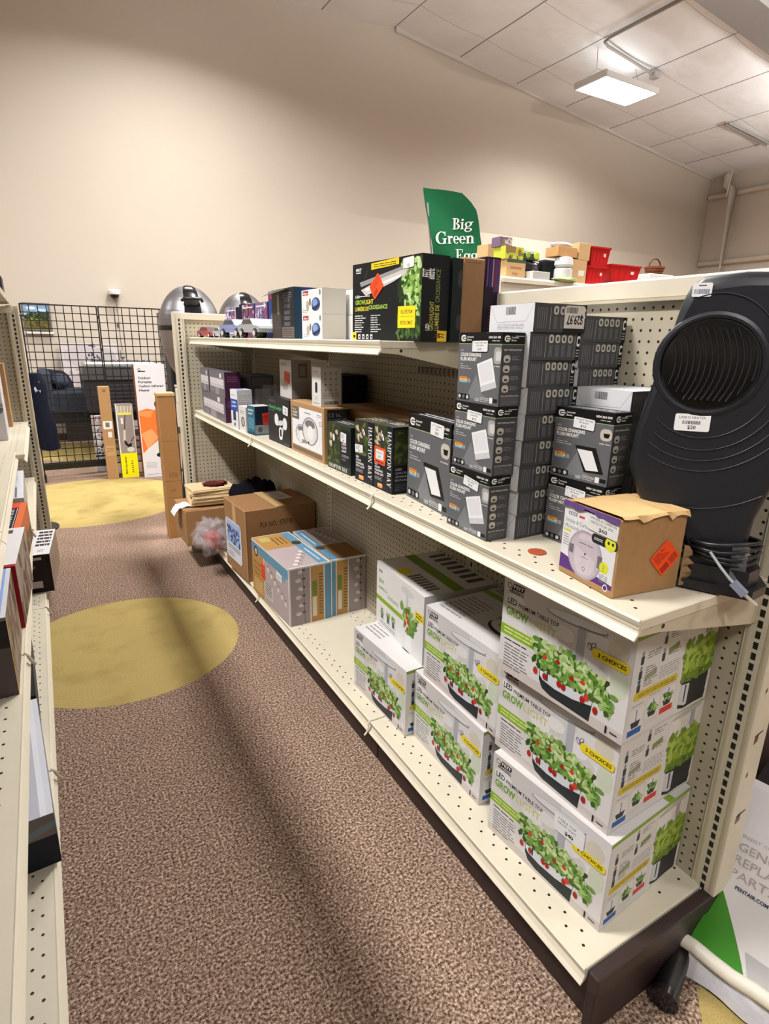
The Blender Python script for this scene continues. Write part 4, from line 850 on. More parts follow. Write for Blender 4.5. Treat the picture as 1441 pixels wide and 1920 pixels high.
def p_bulb(n):
    def p(F):
        f = F['front']; f.rect(0, 0, 1, 1, (112, 108, 114)); f.rect(.06, .32, .94, .70, (206, 200, 206))
        for k in range(n): x = .06 + .88 * (k + .5) / n; f.ell(x, .56, .3 / n, .10, (240, 236, 238), 12); f.rect(x - .1 / n, .36, x + .1 / n, .47, (166, 160, 166)); f.ell(x, .56, .17 / n, .06, (190, 184, 190), 10)
        f.rrect(.70, .74, .80, .92, (240, 240, 240), .2); f.rect(.38, .03, .62, .32, (150, 146, 152)); f.lines(.06, .26, .3, .1, 2, (150, 146, 152), 3)
        r = F['right']; r.rect(0, 0, 1, 1, (70, 32, 62)); r.poly([(.35, .2), (.65, .2), (.5, .36)], (190, 170, 186)); r.lines(.15, .85, .85, .6, 3, (120, 80, 110), 4); F['top'].rect(0, 0, 1, 1, (104, 100, 108))
    return p
BU = Box('bulb_pack', .36, .085, .135, (112, 108, 114), p_bulb(6), (130, 126, 132)); BV = Box('bulb_pack', .22, .085, .135, (112, 108, 114), p_bulb(4), (130, 126, 132)); BL = Box('bulb_pack', .60, .085, .142, (112, 108, 114), p_bulb(8), (130, 126, 132))
GB = 'grey and purple bulb packs by the far pegboard'
BL.put('long grey bulb pack at the bottom, carrying two shorter packs', .862, 3.262, ZM, -1.5, GB); BU.put('upper grey bulb pack at the near end with its purple side showing', .866, 3.262, ZM + .1425, -.8, GB); BV.put('upper shortest grey bulb pack at the far end by the pegboard', .869, 3.63, ZM + .1425, -.8, GB)
Box('light_box', .24, .14, .26, (74, 74, 82), lambda F: (F['right'].rect(.2, .1, .85, .72, (150, 150, 160)), F['right'].rect(.1, .78, .9, .95, (96, 94, 100))), (90, 90, 98)).put('dark grey carton with a paler panel standing behind the bulb packs', 1.0, 3.24, ZM, 0)
def p_blue(F):
    f = F['front']; f.rect(0, 0, 1, 1, (230, 232, 236)); f.rect(0, .46, 1, .76, (40, 76, 170)); f.text('LED', .2, .66, .05, WHITE, .6, .03); f.text('LIGHT', .15, .56, .05, WHITE, .7, .03); f.rect(.3, .22, .7, .46, (50, 60, 70)); f.rect(.4, .08, .6, .16, (70, 70, 76)); f.text('Feit', .2, .84, .05, (90, 100, 130), .5)
    r = F['right']; r.rect(0, 0, 1, 1, (206, 206, 208)); r.lines(.1, .88, .9, .5, 7, (160, 160, 164), 5); r.rect(.1, .12, .9, .42, (190, 190, 194)); F['top'].rect(0, 0, 1, 1, (226, 228, 232)); F['top'].rrect(.1, .2, .6, .8, (60, 90, 190), .3)
Box('light_box', .096, .08, .203, (226, 226, 230), p_blue, (236, 236, 238)).put('white carton with a blue band standing beside the bulb packs', .854, 2.992, ZM, 5)
def p_sw(F):
    f = F['front']; f.rect(0, 0, 1, 1, (228, 226, 224)); f.ell(.55, .40, .26, .2, (80, 80, 84), 18); f.ell(.55, .40, .18, .14, (180, 180, 184), 14); f.lines(.15, .85, .8, .7, 2, (150, 150, 150), 3)
    F['right'].rect(0, 0, 1, 1, (200, 194, 190)); F['top'].rect(0, 0, 1, 1, (226, 224, 222))
Box('light_box', .115, .075, .128, (226, 224, 222), p_sw, (236, 234, 232)).put('small white carton with a round dark picture between the blue-banded and teal boxes', .858, 2.868, ZM, .5)
def p_teal(F):
    f = F['front']; f.rect(0, 0, 1, 1, (40, 104, 128)); f.text('MOTION', .1, .82, .07, WHITE, .7, .03); f.text('LIGHT', .1, .70, .07, WHITE, .6, .03); f.lines(.1, .6, .85, .2, 8, (130, 176, 190), 3); f.rect(0, 0, 1, .1, (26, 60, 84))
    r = F['right']; r.rect(0, 0, 1, 1, (30, 40, 62)); r.rect(0, 0, 1, .36, (150, 150, 154)); r.rect(0, .0, 1, .05, (40, 104, 128)); r.ell(.3, .2, .14, .1, (90, 94, 100)); F['top'].rect(0, 0, 1, 1, (206, 206, 204))
Box('light_box', .09, .085, .141, (40, 104, 128), p_teal, (70, 130, 150)).put('small teal and navy carton with a red sticker on its near side', .873, 2.770, ZM, 6, extra=lambda t, w, d, h: sticker(t, 'right', (w, d, h), .45, .38, .98, .78, (214, 60, 40), lambda g: g.lines(.1, .8, .9, .2, 3, (120, 30, 24), 2), name='red_sticker', rot=4))
t = thing('light_bulb_blister', 'clear plastic pack with orange pieces standing behind the teal box', 'packaged lights', (1.07, 3.02, ZM))
mb = MB(); mb.box(-.04, -.11, 0, .04, .11, .22, (190, 180, 176), .012); part(mb, 'clear_shell', M_CLEAR, t)
mb = MB()
for k in range(3): mb.cyl((0, -.06 + .055 * k, .02), (0, -.06 + .055 * k, .15), .018, (206, 104, 50), 12)
part(mb, 'lamp_insert', M_PLAST, t)
mb = MB(); mb.box(-.03, -.10, .005, -.026, -.02, .12, (206, 190, 184)); mb.box(-.032, -.10, .04, -.03, -.02, .07, (200, 70, 50)); part(mb, 'card', M_PRINT, t)

# torn kraft alarm box
def p_alarm(F):
    f = F['front']; f.rect(.02, .07, .98, .96, (226, 224, 226)); f.poly([(.02, .07), (.98, .07), (.98, .16), (.6, .20), (.02, .28)], (84, 44, 122)); f.rect(.02, .95, .98, 1, (70, 48, 96))
    f.poly([(.02, .06), (.98, .06), (.98, .10), (.02, .08)], KRAFT)
    f.text('KIDDE', .10, .83, .05, (110, 106, 110), .17, .03); f.rect(.30, .835, .40, .865, (196, 60, 50)); f.text('Smoke & Carbon', .06, .73, .055, (110, 110, 116), .46); f.text('Monoxide Alarm', .06, .65, .055, (110, 110, 116), .46)
    f.rect(.04, .60, .18, .63, (206, 206, 50)); f.lines(.05, .57, .16, .40, 5, (150, 150, 150), 3)
    f.ell(.47, .38, .31, .32, (168, 156, 168), 36); f.ell(.47, .38, .285, .295, (190, 178, 188), 36); f.rect(.18, .34, .26, .46, (110, 104, 112)); f.rect(.70, .30, .78, .46, (110, 104, 112)); f.rrect(.29, .12, .66, .66, (206, 194, 202), .45); f.poly([(.30, .46), (.65, .36), (.65, .58), (.30, .58)], (196, 182, 192)); f.ell(.48, .40, .014, .016, BLACK); f.lines(.42, .36, .54, .34, 1, (110, 100, 108), 4); f.ell(.48, .20, .03, .03, (130, 120, 128)); f.ell(.48, .20, .02, .02, (206, 194, 202)); f.lines(.36, .54, .60, .51, 1, (120, 110, 118), 5)
    f.rrect(.56, .60, 1.0, .72, BLACK, .4); f.lines(.60, .68, .76, .64, 2, (214, 214, 214), 6); f.ell(.88, .66, .09, .09, (220, 222, 40)); f.ell(.85, .67, .02, .02, BLACK); f.ell(.92, .67, .02, .02, BLACK)
    f.ell(.82, .34, .075, .075, (220, 222, 40)); f.text('2', .80, .325, .05, BLACK); f.text('pack', .785, .29, .02, BLACK)
    f.lines(.76, .25, .9, .14, 5, (130, 130, 134), 8); f.text('10', .77, .10, .05, (70, 70, 74)); f.ell(.88, .10, .04, .045, WHITE); f.ell(.88, .10, .03, .033, (84, 44, 122))
AB = Box('smoke_alarm_box', .156, .165, .155, (170, 130, 84), p_alarm, (190, 150, 104), M_KRAFT, .003)
def alarm_extra(t, w, d, h):
    sticker(t, 'front', (w, d, h), .48, .74, .99, .94, (226, 224, 222), lambda g: (g.text('SMOKE & CARBON', .06, .72, .15, BLACK, .86), g.text('DETECTOR 2PK', .08, .46, .16, BLACK, .76), g.text('$60', .38, .12, .24, BLACK, .28, .02)), rot=-2)
    def od(g):
        g.lines(.1, .92, .9, .5, 6, (150, 44, 24), 3, .5, True); g.rect(.06, .08, .46, .34, (180, 50, 26)); g.barcode(.52, .08, .94, .36, (130, 36, 20), 4)
    a = min(.42 * d, .42 * h) / 1.2
    sticker(t, 'right', (w, d, h), .72 - a / d / 2, .45 - a / h / 2, .72 + a / d / 2, .45 + a / h / 2, (250, 84, 36), od, name='orange_sticker', label='bright orange diamond sticker', rot=45)
    sticker(t, 'top', (w, d, h), .34, .38, .72, .62, (238, 238, 240), lambda g: g.barcode(.3, .3, .8, .7, (150, 160, 190)), name='address_label', rot=-4)
    sticker(t, 'top', (w, d, h), .02, .44, .98, .60, (206, 178, 110), name='packing_tape', lift=.0008)
    # ragged torn flaps along the top edge and at the back corner
    mb = MB(); rnd = random.Random(4); pts = []
    n = 14
    for i in range(n + 1): pts.append((-w/2 + w * i / n, rnd.uniform(-.006, .004)))
    vs = [(x, -d/2 - .001 + 0, h + .001) for x, _ in pts] + [(x, -d/2 - .004, h - .006 + q) for x, q in pts] + [(x, d/2, h + .005) for x, _ in pts]
    k = n + 1
    mb.add(vs, [(i, i + 1, k + i + 1, k + i) for i in range(n)], (84, 52, 110))
    pts = [(-d/2 + d * i / n, rnd.uniform(-.006, .008)) for i in range(n + 1)]
    vs = [(-w/2 + .02, y, h + .0042) for y, _ in pts] + [(w/2, y, h + .004 + .003 * abs(q) / .008) for y, q in pts] + [(w/2 + .006, y, h - .004 + q) for y, q in pts]
    mb.add(vs, [(i, k + i, k + i + 1, i + 1) for i in range(n)] + [(k + i, 2 * k + i, 2 * k + i + 1, k + i + 1) for i in range(n)], (206, 170, 116))
    mb.build('torn_flap', M_KRAFT, t, (0, 0, 0))
    mb = MB(); n = 10; A = []; Bq = []
    for i in range(n + 1): A.append((w/2 + .002, d/2 + .001, .005 + .085 * i / n)); Bq.append((w/2 + .004 + .012 * math.sin(i * 1.3) ** 2, d/2 + .022 + rnd.uniform(-.004, .004) - .014 * i / n, .004 + .085 * i / n))
    mb.add(A + Bq, [(i, i + 1, n + 1 + i + 1, n + 1 + i) for i in range(n)], (150, 120, 84)); mb.build('corner_flap', M_KRAFT, t, (0, 0, 0))
AB.put('torn kraft smoke alarm box with purple-edged front and orange diamond sticker', .871, .646, ZM, -7.9, extra=alarm_extra)
#==PART4==
# ------------------------------------------------------------------ dark tower heater leaning on the pegboard
NB = (19, 22, 31)
t = thing('tower_heater', 'big dark navy oval heater with a round grille leaning on the pegboard', 'heater', (1.10, .585, ZM + .001))
hu, hv = Vector((.503, -.865, 0)).normalized(), Vector((.06, .035, .998)).normalized()
hn = hu.cross(hv).normalized(); hv = hn.cross(hu).normalized()
t.rotation_euler = Matrix((hu, -hn, hv)).transposed().to_euler()          # local x across, y into the wall, z up
OUT = [(-.052, .012), (-.054, .04), (-.066, .075), (-.11, .115), (-.165, .165), (-.190, .225), (-.186, .30), (-.172, .37), (-.153, .46), (-.139, .535), (-.128, .565), (-.108, .582),
       (-.04, .590), (.03, .588), (.062, .578), (.078, .55), (.088, .46), (.091, .37), (.085, .29), (.060, .21), (.042, .145), (.038, .085), (.046, .04), (.050, .012)]
mb = MB(); cxm = [sum(p[0] for p in OUT) / len(OUT), sum(p[1] for p in OUT) / len(OUT)]
def ring(sc, y): return [(cxm[0] + (p[0] - cxm[0]) * sc, y, max(.012, cxm[1] + (p[1] - cxm[1]) * sc)) for p in OUT]
rings = [ring(.80, .095), ring(.96, .085), ring(1.0, .05), ring(1.0, .0), ring(.985, -.012), ring(.945, -.019), ring(.90, -.022)]
n = len(OUT); vs = [v for r in rings for v in r]
mb.add(vs, [((i + 1) * n + k, (i + 1) * n + (k + 1) % n, i * n + (k + 1) % n, i * n + k) for i in range(len(rings) - 1) for k in range(n)], NB, 0, True)
mb.add(rings[-1], [tuple(range(n))], NB); mb.add(rings[0], [tuple(range(n - 1, -1, -1))], NB)
part(mb, 'body', M_PLAST, t)
gc = (-.076, .425)
mb = MB(); mb.lathe((gc[0], -.020, gc[1]), [(.096, 0), (.094, .003), (.088, .005), (.083, .004), (.079, -.001)], NB, 40, (0, -1, 0)); part(mb, 'grille_ring', M_PLAST, t)
mb = MB(); mb.lathe((gc[0], -.0225, gc[1]), [(.079, 0), (.079, .0012)], (8, 9, 12), 36, (0, -1, 0)); gr = part(mb, 'grille', M_GLOSS, t)
for k in range(15):
    off = -.070 + .010 * k; pts = []
    for j in range(13):
        z = -.078 + .156 * j / 12; x = off + .026 * (1 - (z / .078) ** 2) - .012
        if x * x + z * z < .0775 ** 2: pts.append((gc[0] + x, -.029, gc[1] + z))
    if len(pts) > 2:
        mb = MB(); mb.tube(pts, .0018, (30, 32, 38), 6); mb.build('grille_slat', M_GLOSS, gr, (0, 0, 0))
for rr, a0, a1 in ((.135, 130, 330), (.158, 205, 330), (.178, 215, 325), (.198, 222, 320), (.270, 262, 312), (.125, 20, 140)):
    pts = []
    for k in range(25):
        a = math.radians(a0 + (a1 - a0) * k / 24); x, z = gc[0] + rr * math.cos(a) * .86, gc[1] + rr * math.sin(a)
        pts.append((x, z))
    ok = [p for p in pts if all(True for _ in [0])]
    hw = lambda z: (max(q[0] for q in OUT if abs(q[1] - z) < .05), min(q[0] for q in OUT if abs(q[1] - z) < .05))
    ok = [p for p in pts if .05 < p[1] < .565 and hw(p[1])[1] * .86 < p[0] < hw(p[1])[0] - .012]
    if len(ok) > 3: mb = MB(); mb.tube([(x, -.0225, z) for x, z in ok], .0014, (30, 33, 42), 5); part(mb, 'contour_ridge', M_PLAST, t)
mb = MB(); mb.prism([(-.075, -.035), (.06, -.045), (.085, .02), (.075, .10), (-.07, .10), (-.09, .03)], 'z', 0, .018, (20, 21, 26)); mb.prism([(-.06, -.028), (.05, -.032), (.07, .02), (.06, .09), (-.06, .09), (-.072, .03)], 'z', .018, .05, (26, 27, 33)); part(mb, 'base', M_PLAST, t)
mb = MB(); rnd = random.Random(8)
for k in range(4):
    zc = .062 + .012 * k; pts = []
    for j in range(22):
        a = 2 * PI * j / 20; pts.append((-.005 + (.066 + .004 * math.sin(3 * a + k)) * math.cos(a), .035 + (.072 + .004 * k) * math.sin(a), zc + .005 * math.sin(a * 2 + k)))
    mb.tube(pts, .0042, (30, 31, 36), 6)
part(mb, 'power_cord', M_PLAST, t)
mb = MB(); mb.tube([(-.02, -.05, .082), (0, -.062, .06), (.018, -.07, .042), (.028, -.073, .034)], .0028, (150, 160, 160), 6); mb.bar((.024, -.073, .038), (.046, -.078, .020), .016, .012, (128, 130, 150)); pl = part(mb, 'plug', M_PLAST, t)
mb = MB(); mb.bar((.046, -.078, .020), (.066, -.083, .006), .012, .0025, (235, 232, 224)); mb.build('plug_prong', M_METAL, pl, (0, 0, 0))
def hlabel(nm, x, z, w, h, fn, rot):
    mb = MB(); tr = math.radians(rot); u = Vector((math.cos(tr), 0, math.sin(tr))); v = Vector((-math.sin(tr), 0, math.cos(tr)))
    g = Face(mb, Vector((x, -.0225, z)) - u * w / 2 - v * h / 2, u, v, w, h, .0006); g.rrect(0, 0, 1, 1, (238, 238, 240), .12); fn(g); mb.build(nm, M_PRINT, t, (0, 0, 0))
hlabel('price_sticker', -.088, .318, .060, .032, lambda g: (g.text('LASKO HEATER', .12, .72, .16, BLACK, .74), g.barcode(.22, .40, .74, .60), g.text('$20', .38, .12, .22, BLACK, .24, .02)), 1)
hlabel('barcode_label', -.108, .556, .032, .024, lambda g: (g.lines(.3, .92, .7, .7, 1, (90, 90, 90), 3), g.barcode(.1, .2, .9, .55, (70, 90, 120))), 0)
mb = MB(); mb.add([(.015, -.024, .10), (.042, -.026, .10), (.044, -.030, .03), (.018, -.034, .03)], [(0, 1, 2, 3)], (200, 205, 215)); part(mb, 'clear_tape', M_CLEAR, t)

# ------------------------------------------------------------------ base deck, far end
LILAC = (186, 170, 172); KR2 = (186, 142, 84); BLU = (104, 150, 178)
def bulbs(f, x0, y0, x1, y1, n):
    for k in range(n):
        a = (k + .5) / n; x, y = x0 + (x1 - x0) * a, y0 + (y1 - y0) * a
        f.ell(x, y, .011 / f.W, .013 / f.H, (234, 222, 214), 10); f.ell(x, y + .017 / f.H, .006 / f.W, .006 / f.H, (90, 84, 80), 8)
    f.line(x0, y0 + .03 / f.H, x1, y1 + .03 / f.H, .002, (120, 108, 106))
def p_str(flip):
    def p(F):
        f = F['front']; f.rect(0, 0, 1, 1, LILAC); f.rect(0, .0, .36, .86, KR2); f.rect(0, .80, 1, 1, BLU); f.rect(0, .965, 1, 1, (230, 230, 228)); f.rect(.985, 0, 1, 1, (230, 230, 228)); f.rect(.34, 0, .355, .80, (230, 230, 228))
        f.ell(.13, .82, .055, .10, (70, 66, 50), 20); f.ell(.13, .82, .03, .06, (210, 200, 160), 14); f.text('LED Indoor', .05, .58, .06, (110, 80, 40), .24, .02); f.text('Outdoor', .05, .48, .06, (110, 80, 40), .2, .02); f.text('String', .05, .38, .06, (110, 80, 40), .16, .02); f.lines(.05, .3, .3, .06, 6, (226, 200, 150), 3)
        bulbs(f, .42, .70, .95, .30, 6); f.rect(.38, .12, .58, .40, (206, 200, 198)); f.lines(.39, .40, .55, .16, 5, (70, 64, 62), 4); f.poly([(.70, .80), (.92, .80), (.92, .70), (.72, .80)], (110, 156, 184))
        r = F['right']
        def strip(a, b): return (1 - b, 1 - a) if flip else (a, b)
        a, b = strip(0, .50); r.rect(a, 0, b, 1, (160, 146, 146)); 
        for k in range(6): r.ell((a + b) / 2 + .03 * (-1) ** k, .92 - .145 * k, .07, .035, (206, 196, 192), 10); r.ell((a + b) / 2 + .1, .94 - .145 * k, .04, .02, (84, 76, 74), 8)
        r.line((a + b) / 2 + .12, .02, (a + b) / 2 + .08, .98, .003, (110, 100, 98))
        a, b = strip(.52, .84); r.rect(a, 0, b, 1, KR2); r.rect(a + .04, .10, a + .14, .44, (222, 214, 196)); r.rect(a + .03, .46, a + .15, .72, (110, 134, 60)); r.lines(a + .20, .85, a + .30, .1, 14, (120, 92, 50), 6)
        a, b = strip(.86, 1); r.rect(a, 0, b, 1, BLU)
        for q in (.51, .85): z = (1 - q) if flip else q; r.rect(z - .012, 0, z + .012, 1, (228, 226, 222))
        r.rect(0, .975, 1, 1, (228, 226, 222)); r.rect(0, 0, .03, 1, (228, 226, 222))
        t_ = F['top']; t_.rect(0, 0, 1, 1, LILAC)
        if not flip: t_.rect(0, 0, .44, 1, KR2); t_.lines(.12, .8, .34, .35, 4, (120, 90, 44), 7); t_.rect(.06, .1, .2, .35, (190, 180, 110)); bulbs(t_, .50, .85, .95, .2, 6); t_.rect(0, .74, 1, .97, BLU); t_.ell(.36, .84, .06, .12, (70, 66, 50), 16); t_.lines(.55, .9, .9, .8, 1, (210, 224, 232), 8)
        else: t_.rect(.55, 0, 1, 1, (150, 112, 64)); bulbs(t_, .05, .5, .5, .75, 6); t_.rect(0, .03, 1, .26, (96, 140, 170)); t_.ell(.62, .15, .06, .12, (70, 66, 50), 16); t_.lines(.1, .2, .5, .1, 1, (210, 224, 232), 8); t_.rect(.54, .28, .56, 1, (220, 216, 210))  # shade under the shelf is put into the darker kraft and blue
        t_.rect(0, .97, 1, 1, (228, 226, 222)); t_.rect(.985, 0, 1, 1, (228, 226, 222)); t_.rect(0, 0, .012, 1, (228, 226, 222))
    return p
GS = 'boxed string lights on the base deck'
Box('string_light_box', .50, .207, .287, LILAC, p_str(False), (228, 226, 222)).put('string light box nearer the aisle, kraft and lilac with a blue band', .848, 2.302, ZB, 1.5, GS, extra=lambda t, w, d, h: (sticker(t, 'front', (w, d, h), .27, .40, .38, .70, ORANGE, lambda g: g.lines(.1, .9, .9, .1, 4, (150, 50, 24), 2), name='orange_sticker'), sticker(t, 'front', (w, d, h), .70, .66, .84, .80, (236, 236, 236), lambda g: g.text('$10', .25, .3, .35, BLACK, .5), rot=-4)))
Box('string_light_box', .484, .188, .287, LILAC, p_str(True), (228, 226, 222)).put('string light box at the back against the pegboard, its kraft panel with painted shade', 1.062, 2.315, ZB, 0, GS)
def p_plk(F):
    r = F['right']; r.text('PLK NO.: 979709', .20, .745, .075, (84, 60, 36), .46, .02); r.line(.02, 0, .02, 1, .003, (120, 90, 58)); t_ = F['top']; t_.line(0, .5, 1, .5, .002, (120, 92, 60)); F['front'].line(.0, .02, 1, .02, .002, (130, 100, 66))
def plk_x(t, w, d, h):
    sticker(t, 'front', (w, d, h), .06, .16, .80, .74, (226, 230, 240), lambda g: (g.rect(.06, .40, .94, .97, (150, 176, 222)), g.leaves(.1, .45, .9, .8, 40, [(60, 90, 160), (40, 56, 110), (190, 206, 236)], .02, 3), g.rect(.08, .85, .9, .97, (176, 196, 232)), g.lines(.1, .36, .9, .24, 2, (60, 60, 70), 4), g.lines(.1, .2, .5, .06, 3, (120, 120, 130), 5)), name='shipping_label', label='white and blue printed label')
    sticker(t, 'top', (w, d, h), 0, .43, 1, .57, (196, 164, 118), name='packing_tape'); sticker(t, 'top', (w, d, h), .12, .58, .62, .80, (232, 232, 234), lambda g: g.lines(.1, .8, .8, .2, 4, (130, 140, 160), 3), name='address_label', rot=4)
    sticker(t, 'front', (w, d, h), .42, .72, .58, 1, (196, 164, 118), name='packing_tape', lift=.0009)
Box('shipping_box', .346, .415, .405, (158, 116, 76), p_plk, (172, 128, 86), M_KRAFT, .004).put('big brown shipping box with black stencilled number and a blue printed label', .832, 2.893, ZB, 3, extra=plk_x)
t = thing('open_carton', 'brown carton under the folded cream towels, jutting over the base deck', 'box', (.86, 3.79, ZB))
w, d, h = .34, .38, .231
mb = MB(); mb.box(-.195, -.165, 0, .195, .165, h, (168, 126, 84), .003, (184, 140, 96)); part(mb, 'carton', M_KRAFT, t)
mb = MB(); mb.prism([(-.196, h + .001), (-.09, h + .002), (-.198, h + .003)], 'y', -.16, .16, (178, 134, 90)); mb.box(-.197, -.012, h - .07, -.1955, .012, h, (196, 160, 112)); part(mb, 'packing_tape', M_KRAFT, t)
mb = MB(); vs = []; N1 = 8
for i in range(N1 + 1):
    a = i / N1
    for y in (-.10, .02): vs.append((-.12 - .10 * a - (0.01 if a > .8 else 0), y + .02 * a, .006 - (0 if a < .75 else (a - .75) * .24) + .006 * math.sin(a * 7)))
mb.add(vs, [(2 * i, 2 * i + 2, 2 * i + 3, 2 * i + 1) for i in range(N1)], (236, 238, 244))
single(MB(), 'x', M_PRINT, None, None, (0, 0, 0)) if False else None
o = mb.build('paper_sheet', M_PRINT); o.location = (.845, 3.79, ZB + h + .004); tag(o, 'white printed paper lying over the corner of the brown carton', 'paper')
CREAM = [(246, 218, 172), (242, 210, 162), (248, 224, 182), (238, 206, 156), (244, 216, 172)]
for k in range(5):
    mb = MB(); rnd = random.Random(40 + k); hh = .020
    prof = [(-.14, .001), (-.146, .006), (-.14, .0095), (-.146, .014), (-.138, hh), (.13, hh), (.138, .012), (.13, .001)]
    mb.prism(prof, 'y', -.11, .11, CREAM[k], 0, False)
    for q in range(3): mb.tube([(-.143 + .001 * q, -.11, .004 + .006 * q), (-.145, 0, .0045 + .006 * q), (-.143, .11, .004 + .006 * q)], .0028, CREAM[(k + 2) % 5], 5)
    mb.tube([(-.13, -.111, .01), (0, -.112, .009), (.13, -.111, .01)], .004, CREAM[(k + 1) % 5], 5)
    o = mb.build('folded_towel', M_CLOTH); o.location = (.875 + rnd.uniform(-.008, .008), 3.775 + rnd.uniform(-.008, .008), ZB + h + .012 + .0215 * k); o.rotation_euler = (0, 0, rnd.uniform(-.1, .06))
    tag(o, '%s of the folded cream towels stacked on the brown carton' % ('lowest', 'second lowest', 'middle', 'second highest', 'topmost')[k], 'towel', 'folded cream towels')
mb = MB(); mb.blob((0, 0, .010), .07, .06, .009, (98, 44, 42), 3, .2, 4); mb.blob((.05, .01, .012), .04, .04, .008, (120, 66, 56), 5, .2, 4)
o = mb.build('red_cloth', M_CLOTH); o.location = (.89, 3.77, ZB + h + .120); tag(o, 'small dark red cloth lying on top of the cream towels', 'cloth')
mb = MB(); mb.blob((0, 0, .20), .15, .12, .21, (20, 20, 28), 11, .14, 2.2, flat=.0); mb.blob((.04, -.08, .22), .10, .10, .19, (24, 24, 34), 13, .16, 2.2, flat=.0)
o = mb.build('dark_garment', M_CLOTH); o.location = (1.10, 3.62, ZB); tag(o, 'crumpled navy-black cloth bundle behind the towels near the far pegboard', 'cloth')
t = thing('plastic_bag', 'clear crinkled plastic bag with reddish contents between the towel carton and the big shipping box', 'bag', (.79, 3.48, ZB))
mb = MB(); mb.blob((0, 0, .10), .10, .10, .105, (232, 222, 226), 21, .26, 3.4, 32, 20); part(mb, 'film', M_CLEAR, t)
mb = MB(); mb.blob((.005, -.01, .075), .055, .06, .065, (196, 96, 92), 23, .2, 3.0, 16, 10, flat=.004); part(mb, 'contents', M_CLOTH, t)
mb = MB(); mb.blob((.0, .0, .10), .085, .088, .095, (236, 230, 236), 27, .3, 4.4, 32, 20); part(mb, 'inner_fold', M_CLEAR, t)

# ------------------------------------------------------------------ top shelf of the right gondola
def p_big(F):
    f = F['front']; f.rect(0, 0, 1, 1, (20, 24, 26)); f.rect(.82, .06, 1, .98, (44, 66, 32)); f.leaves(.70, .1, .9, .95, 60, [(44, 66, 32), (34, 50, 28)], .016, 9); f.leaves(.72, .30, .98, .95, 150, [(96, 140, 52), (140, 178, 84), (176, 206, 128), (62, 98, 36), (206, 226, 170)], .013, 3, lambda a, b: a > .35 - .3 * b); f.leaves(.70, .04, .98, .3, 26, [(52, 80, 36), (40, 56, 34), (76, 104, 50)], .014, 4)
    f.poly([(.30, .90), (.70, .92), (.70, 1.0), (.30, .98)], (240, 206, 40)); f.lines(.34, .97, .66, .92, 2, (90, 74, 10), 5); f.text('FEIT', .06, .90, .04, WHITE, .09, .03); f.lines(.06, .895, .15, .87, 1, WHITE, 6)
    f.poly([(.14, .66), (.62, .84), (.84, .90), (.80, .80), (.62, .72), (.22, .58)], (206, 198, 196)); f.poly([(.12, .76), (.80, .90), (.84, .90), (.80, .86), (.14, .70)], (150, 150, 150)); f.poly([(.20, .67), (.74, .80), (.72, .77), (.22, .64)], (246, 240, 244)); f.line(.2, .8, .24, .9, .002, (100, 100, 100))
    f.text('LED', .05, .56, .035, WHITE, .07, .03); f.lines(.12, .59, .28, .565, 1, WHITE, 7); f.text('GROW', .05, .475, .06, (150, 196, 54), .15, .03); f.text('LIGHT', .20, .475, .06, (226, 210, 70), .14, .02)
    f.text('LUMIÈRE DE', .045, .39, .055, (226, 210, 70), .22, .02); f.text('CROISSANCE', .27, .405, .055, (170, 206, 90), .28, .02)
    f.lines(.04, .34, .25, .10, 8, (214, 214, 214), 8, .4, True); f.lines(.30, .34, .50, .10, 8, (206, 206, 206), 9, .4, True)
    f.rect(.70, .16, .93, .42, (248, 220, 40)); f.text('FULL SPECTRUM', .74, .33, .045, (80, 66, 10), .15, .02); f.text('SPECTRE COMPLET', .73, .20, .045, (80, 66, 10), .17, .02); f.line(.72, .295, .91, .295, .001, (150, 126, 20))
    f.rect(.0, .0, .065, .11, (248, 206, 40)); f.lines(.015, .08, .05, .03, 1, (60, 46, 10), 9, .8)
    for k in range(4): f.rect(.10 + .065 * k, .02, .135 + .065 * k, .08, (226, 226, 226)); f.rect(.108 + .065 * k, .035, .128 + .065 * k, .06, (40, 40, 40))
    r = F['right']; r.rect(0, 0, 1, 1, (22, 24, 27)); r.text('FEIT', .30, .74, .13, WHITE, .09, .02, 90); r.text('electric', .44, .72, .12, WHITE, .12, .02, 90)
    r.text('LED', .30, .13, .06 * r.W / r.H * 2.2, WHITE, .08, .03, 90); r.text('GROWLIGHT', .46, .13, .16 * r.W / r.H, (196, 190, 80), .34, .01, 90); r.text('LUMIÈRE DE', .66, .13, .16 * r.W / r.H, (206, 196, 80), .30, .01, 90); r.text('CROISSANCE', .66, .46, .16 * r.W / r.H, (130, 150, 70), .38, .01, 90)
    r.rect(.62, .0, .98, .13, (244, 200, 60)); r.text('99', .88, .04, .16, (80, 60, 10), .06, .03, 90)
    F['top'].rect(0, 0, 1, 1, (26, 40, 26))
BG = Box('grow_light_box', .373, .10, .236, (22, 24, 27), p_big, (44, 50, 46))
BG.put('large black grow light box with lettuce picture on the top shelf', .960, 1.462, ZT, 4.5, extra=lambda t, w, d, h: (sticker(t, 'front', (w, d, h), .30, .58, .47, .80, (252, 84, 40), lambda g: (g.lines(.1, .9, .9, .5, 5, (150, 40, 20), 3), g.rect(.1, .1, .5, .4, (190, 56, 30))), name='orange_sticker', label='bright orange sticker', rot=38), sticker(t, 'front', (w, d, h), .76, .86, .90, .98, (236, 236, 238), lambda g: g.text('$5', .4, .1, .3, BLACK, .2), rot=3)))
def p_blk(F):
    r = F['right']; r.rect(0, 0, 1, 1, (22, 32, 34)); r.ell(.8, .76, .3, .1, (56, 58, 60), 16); r.ell(.8, .24, .3, .1, (56, 58, 60), 16); F['top'].rect(0, 0, 1, 1, (20, 30, 28))
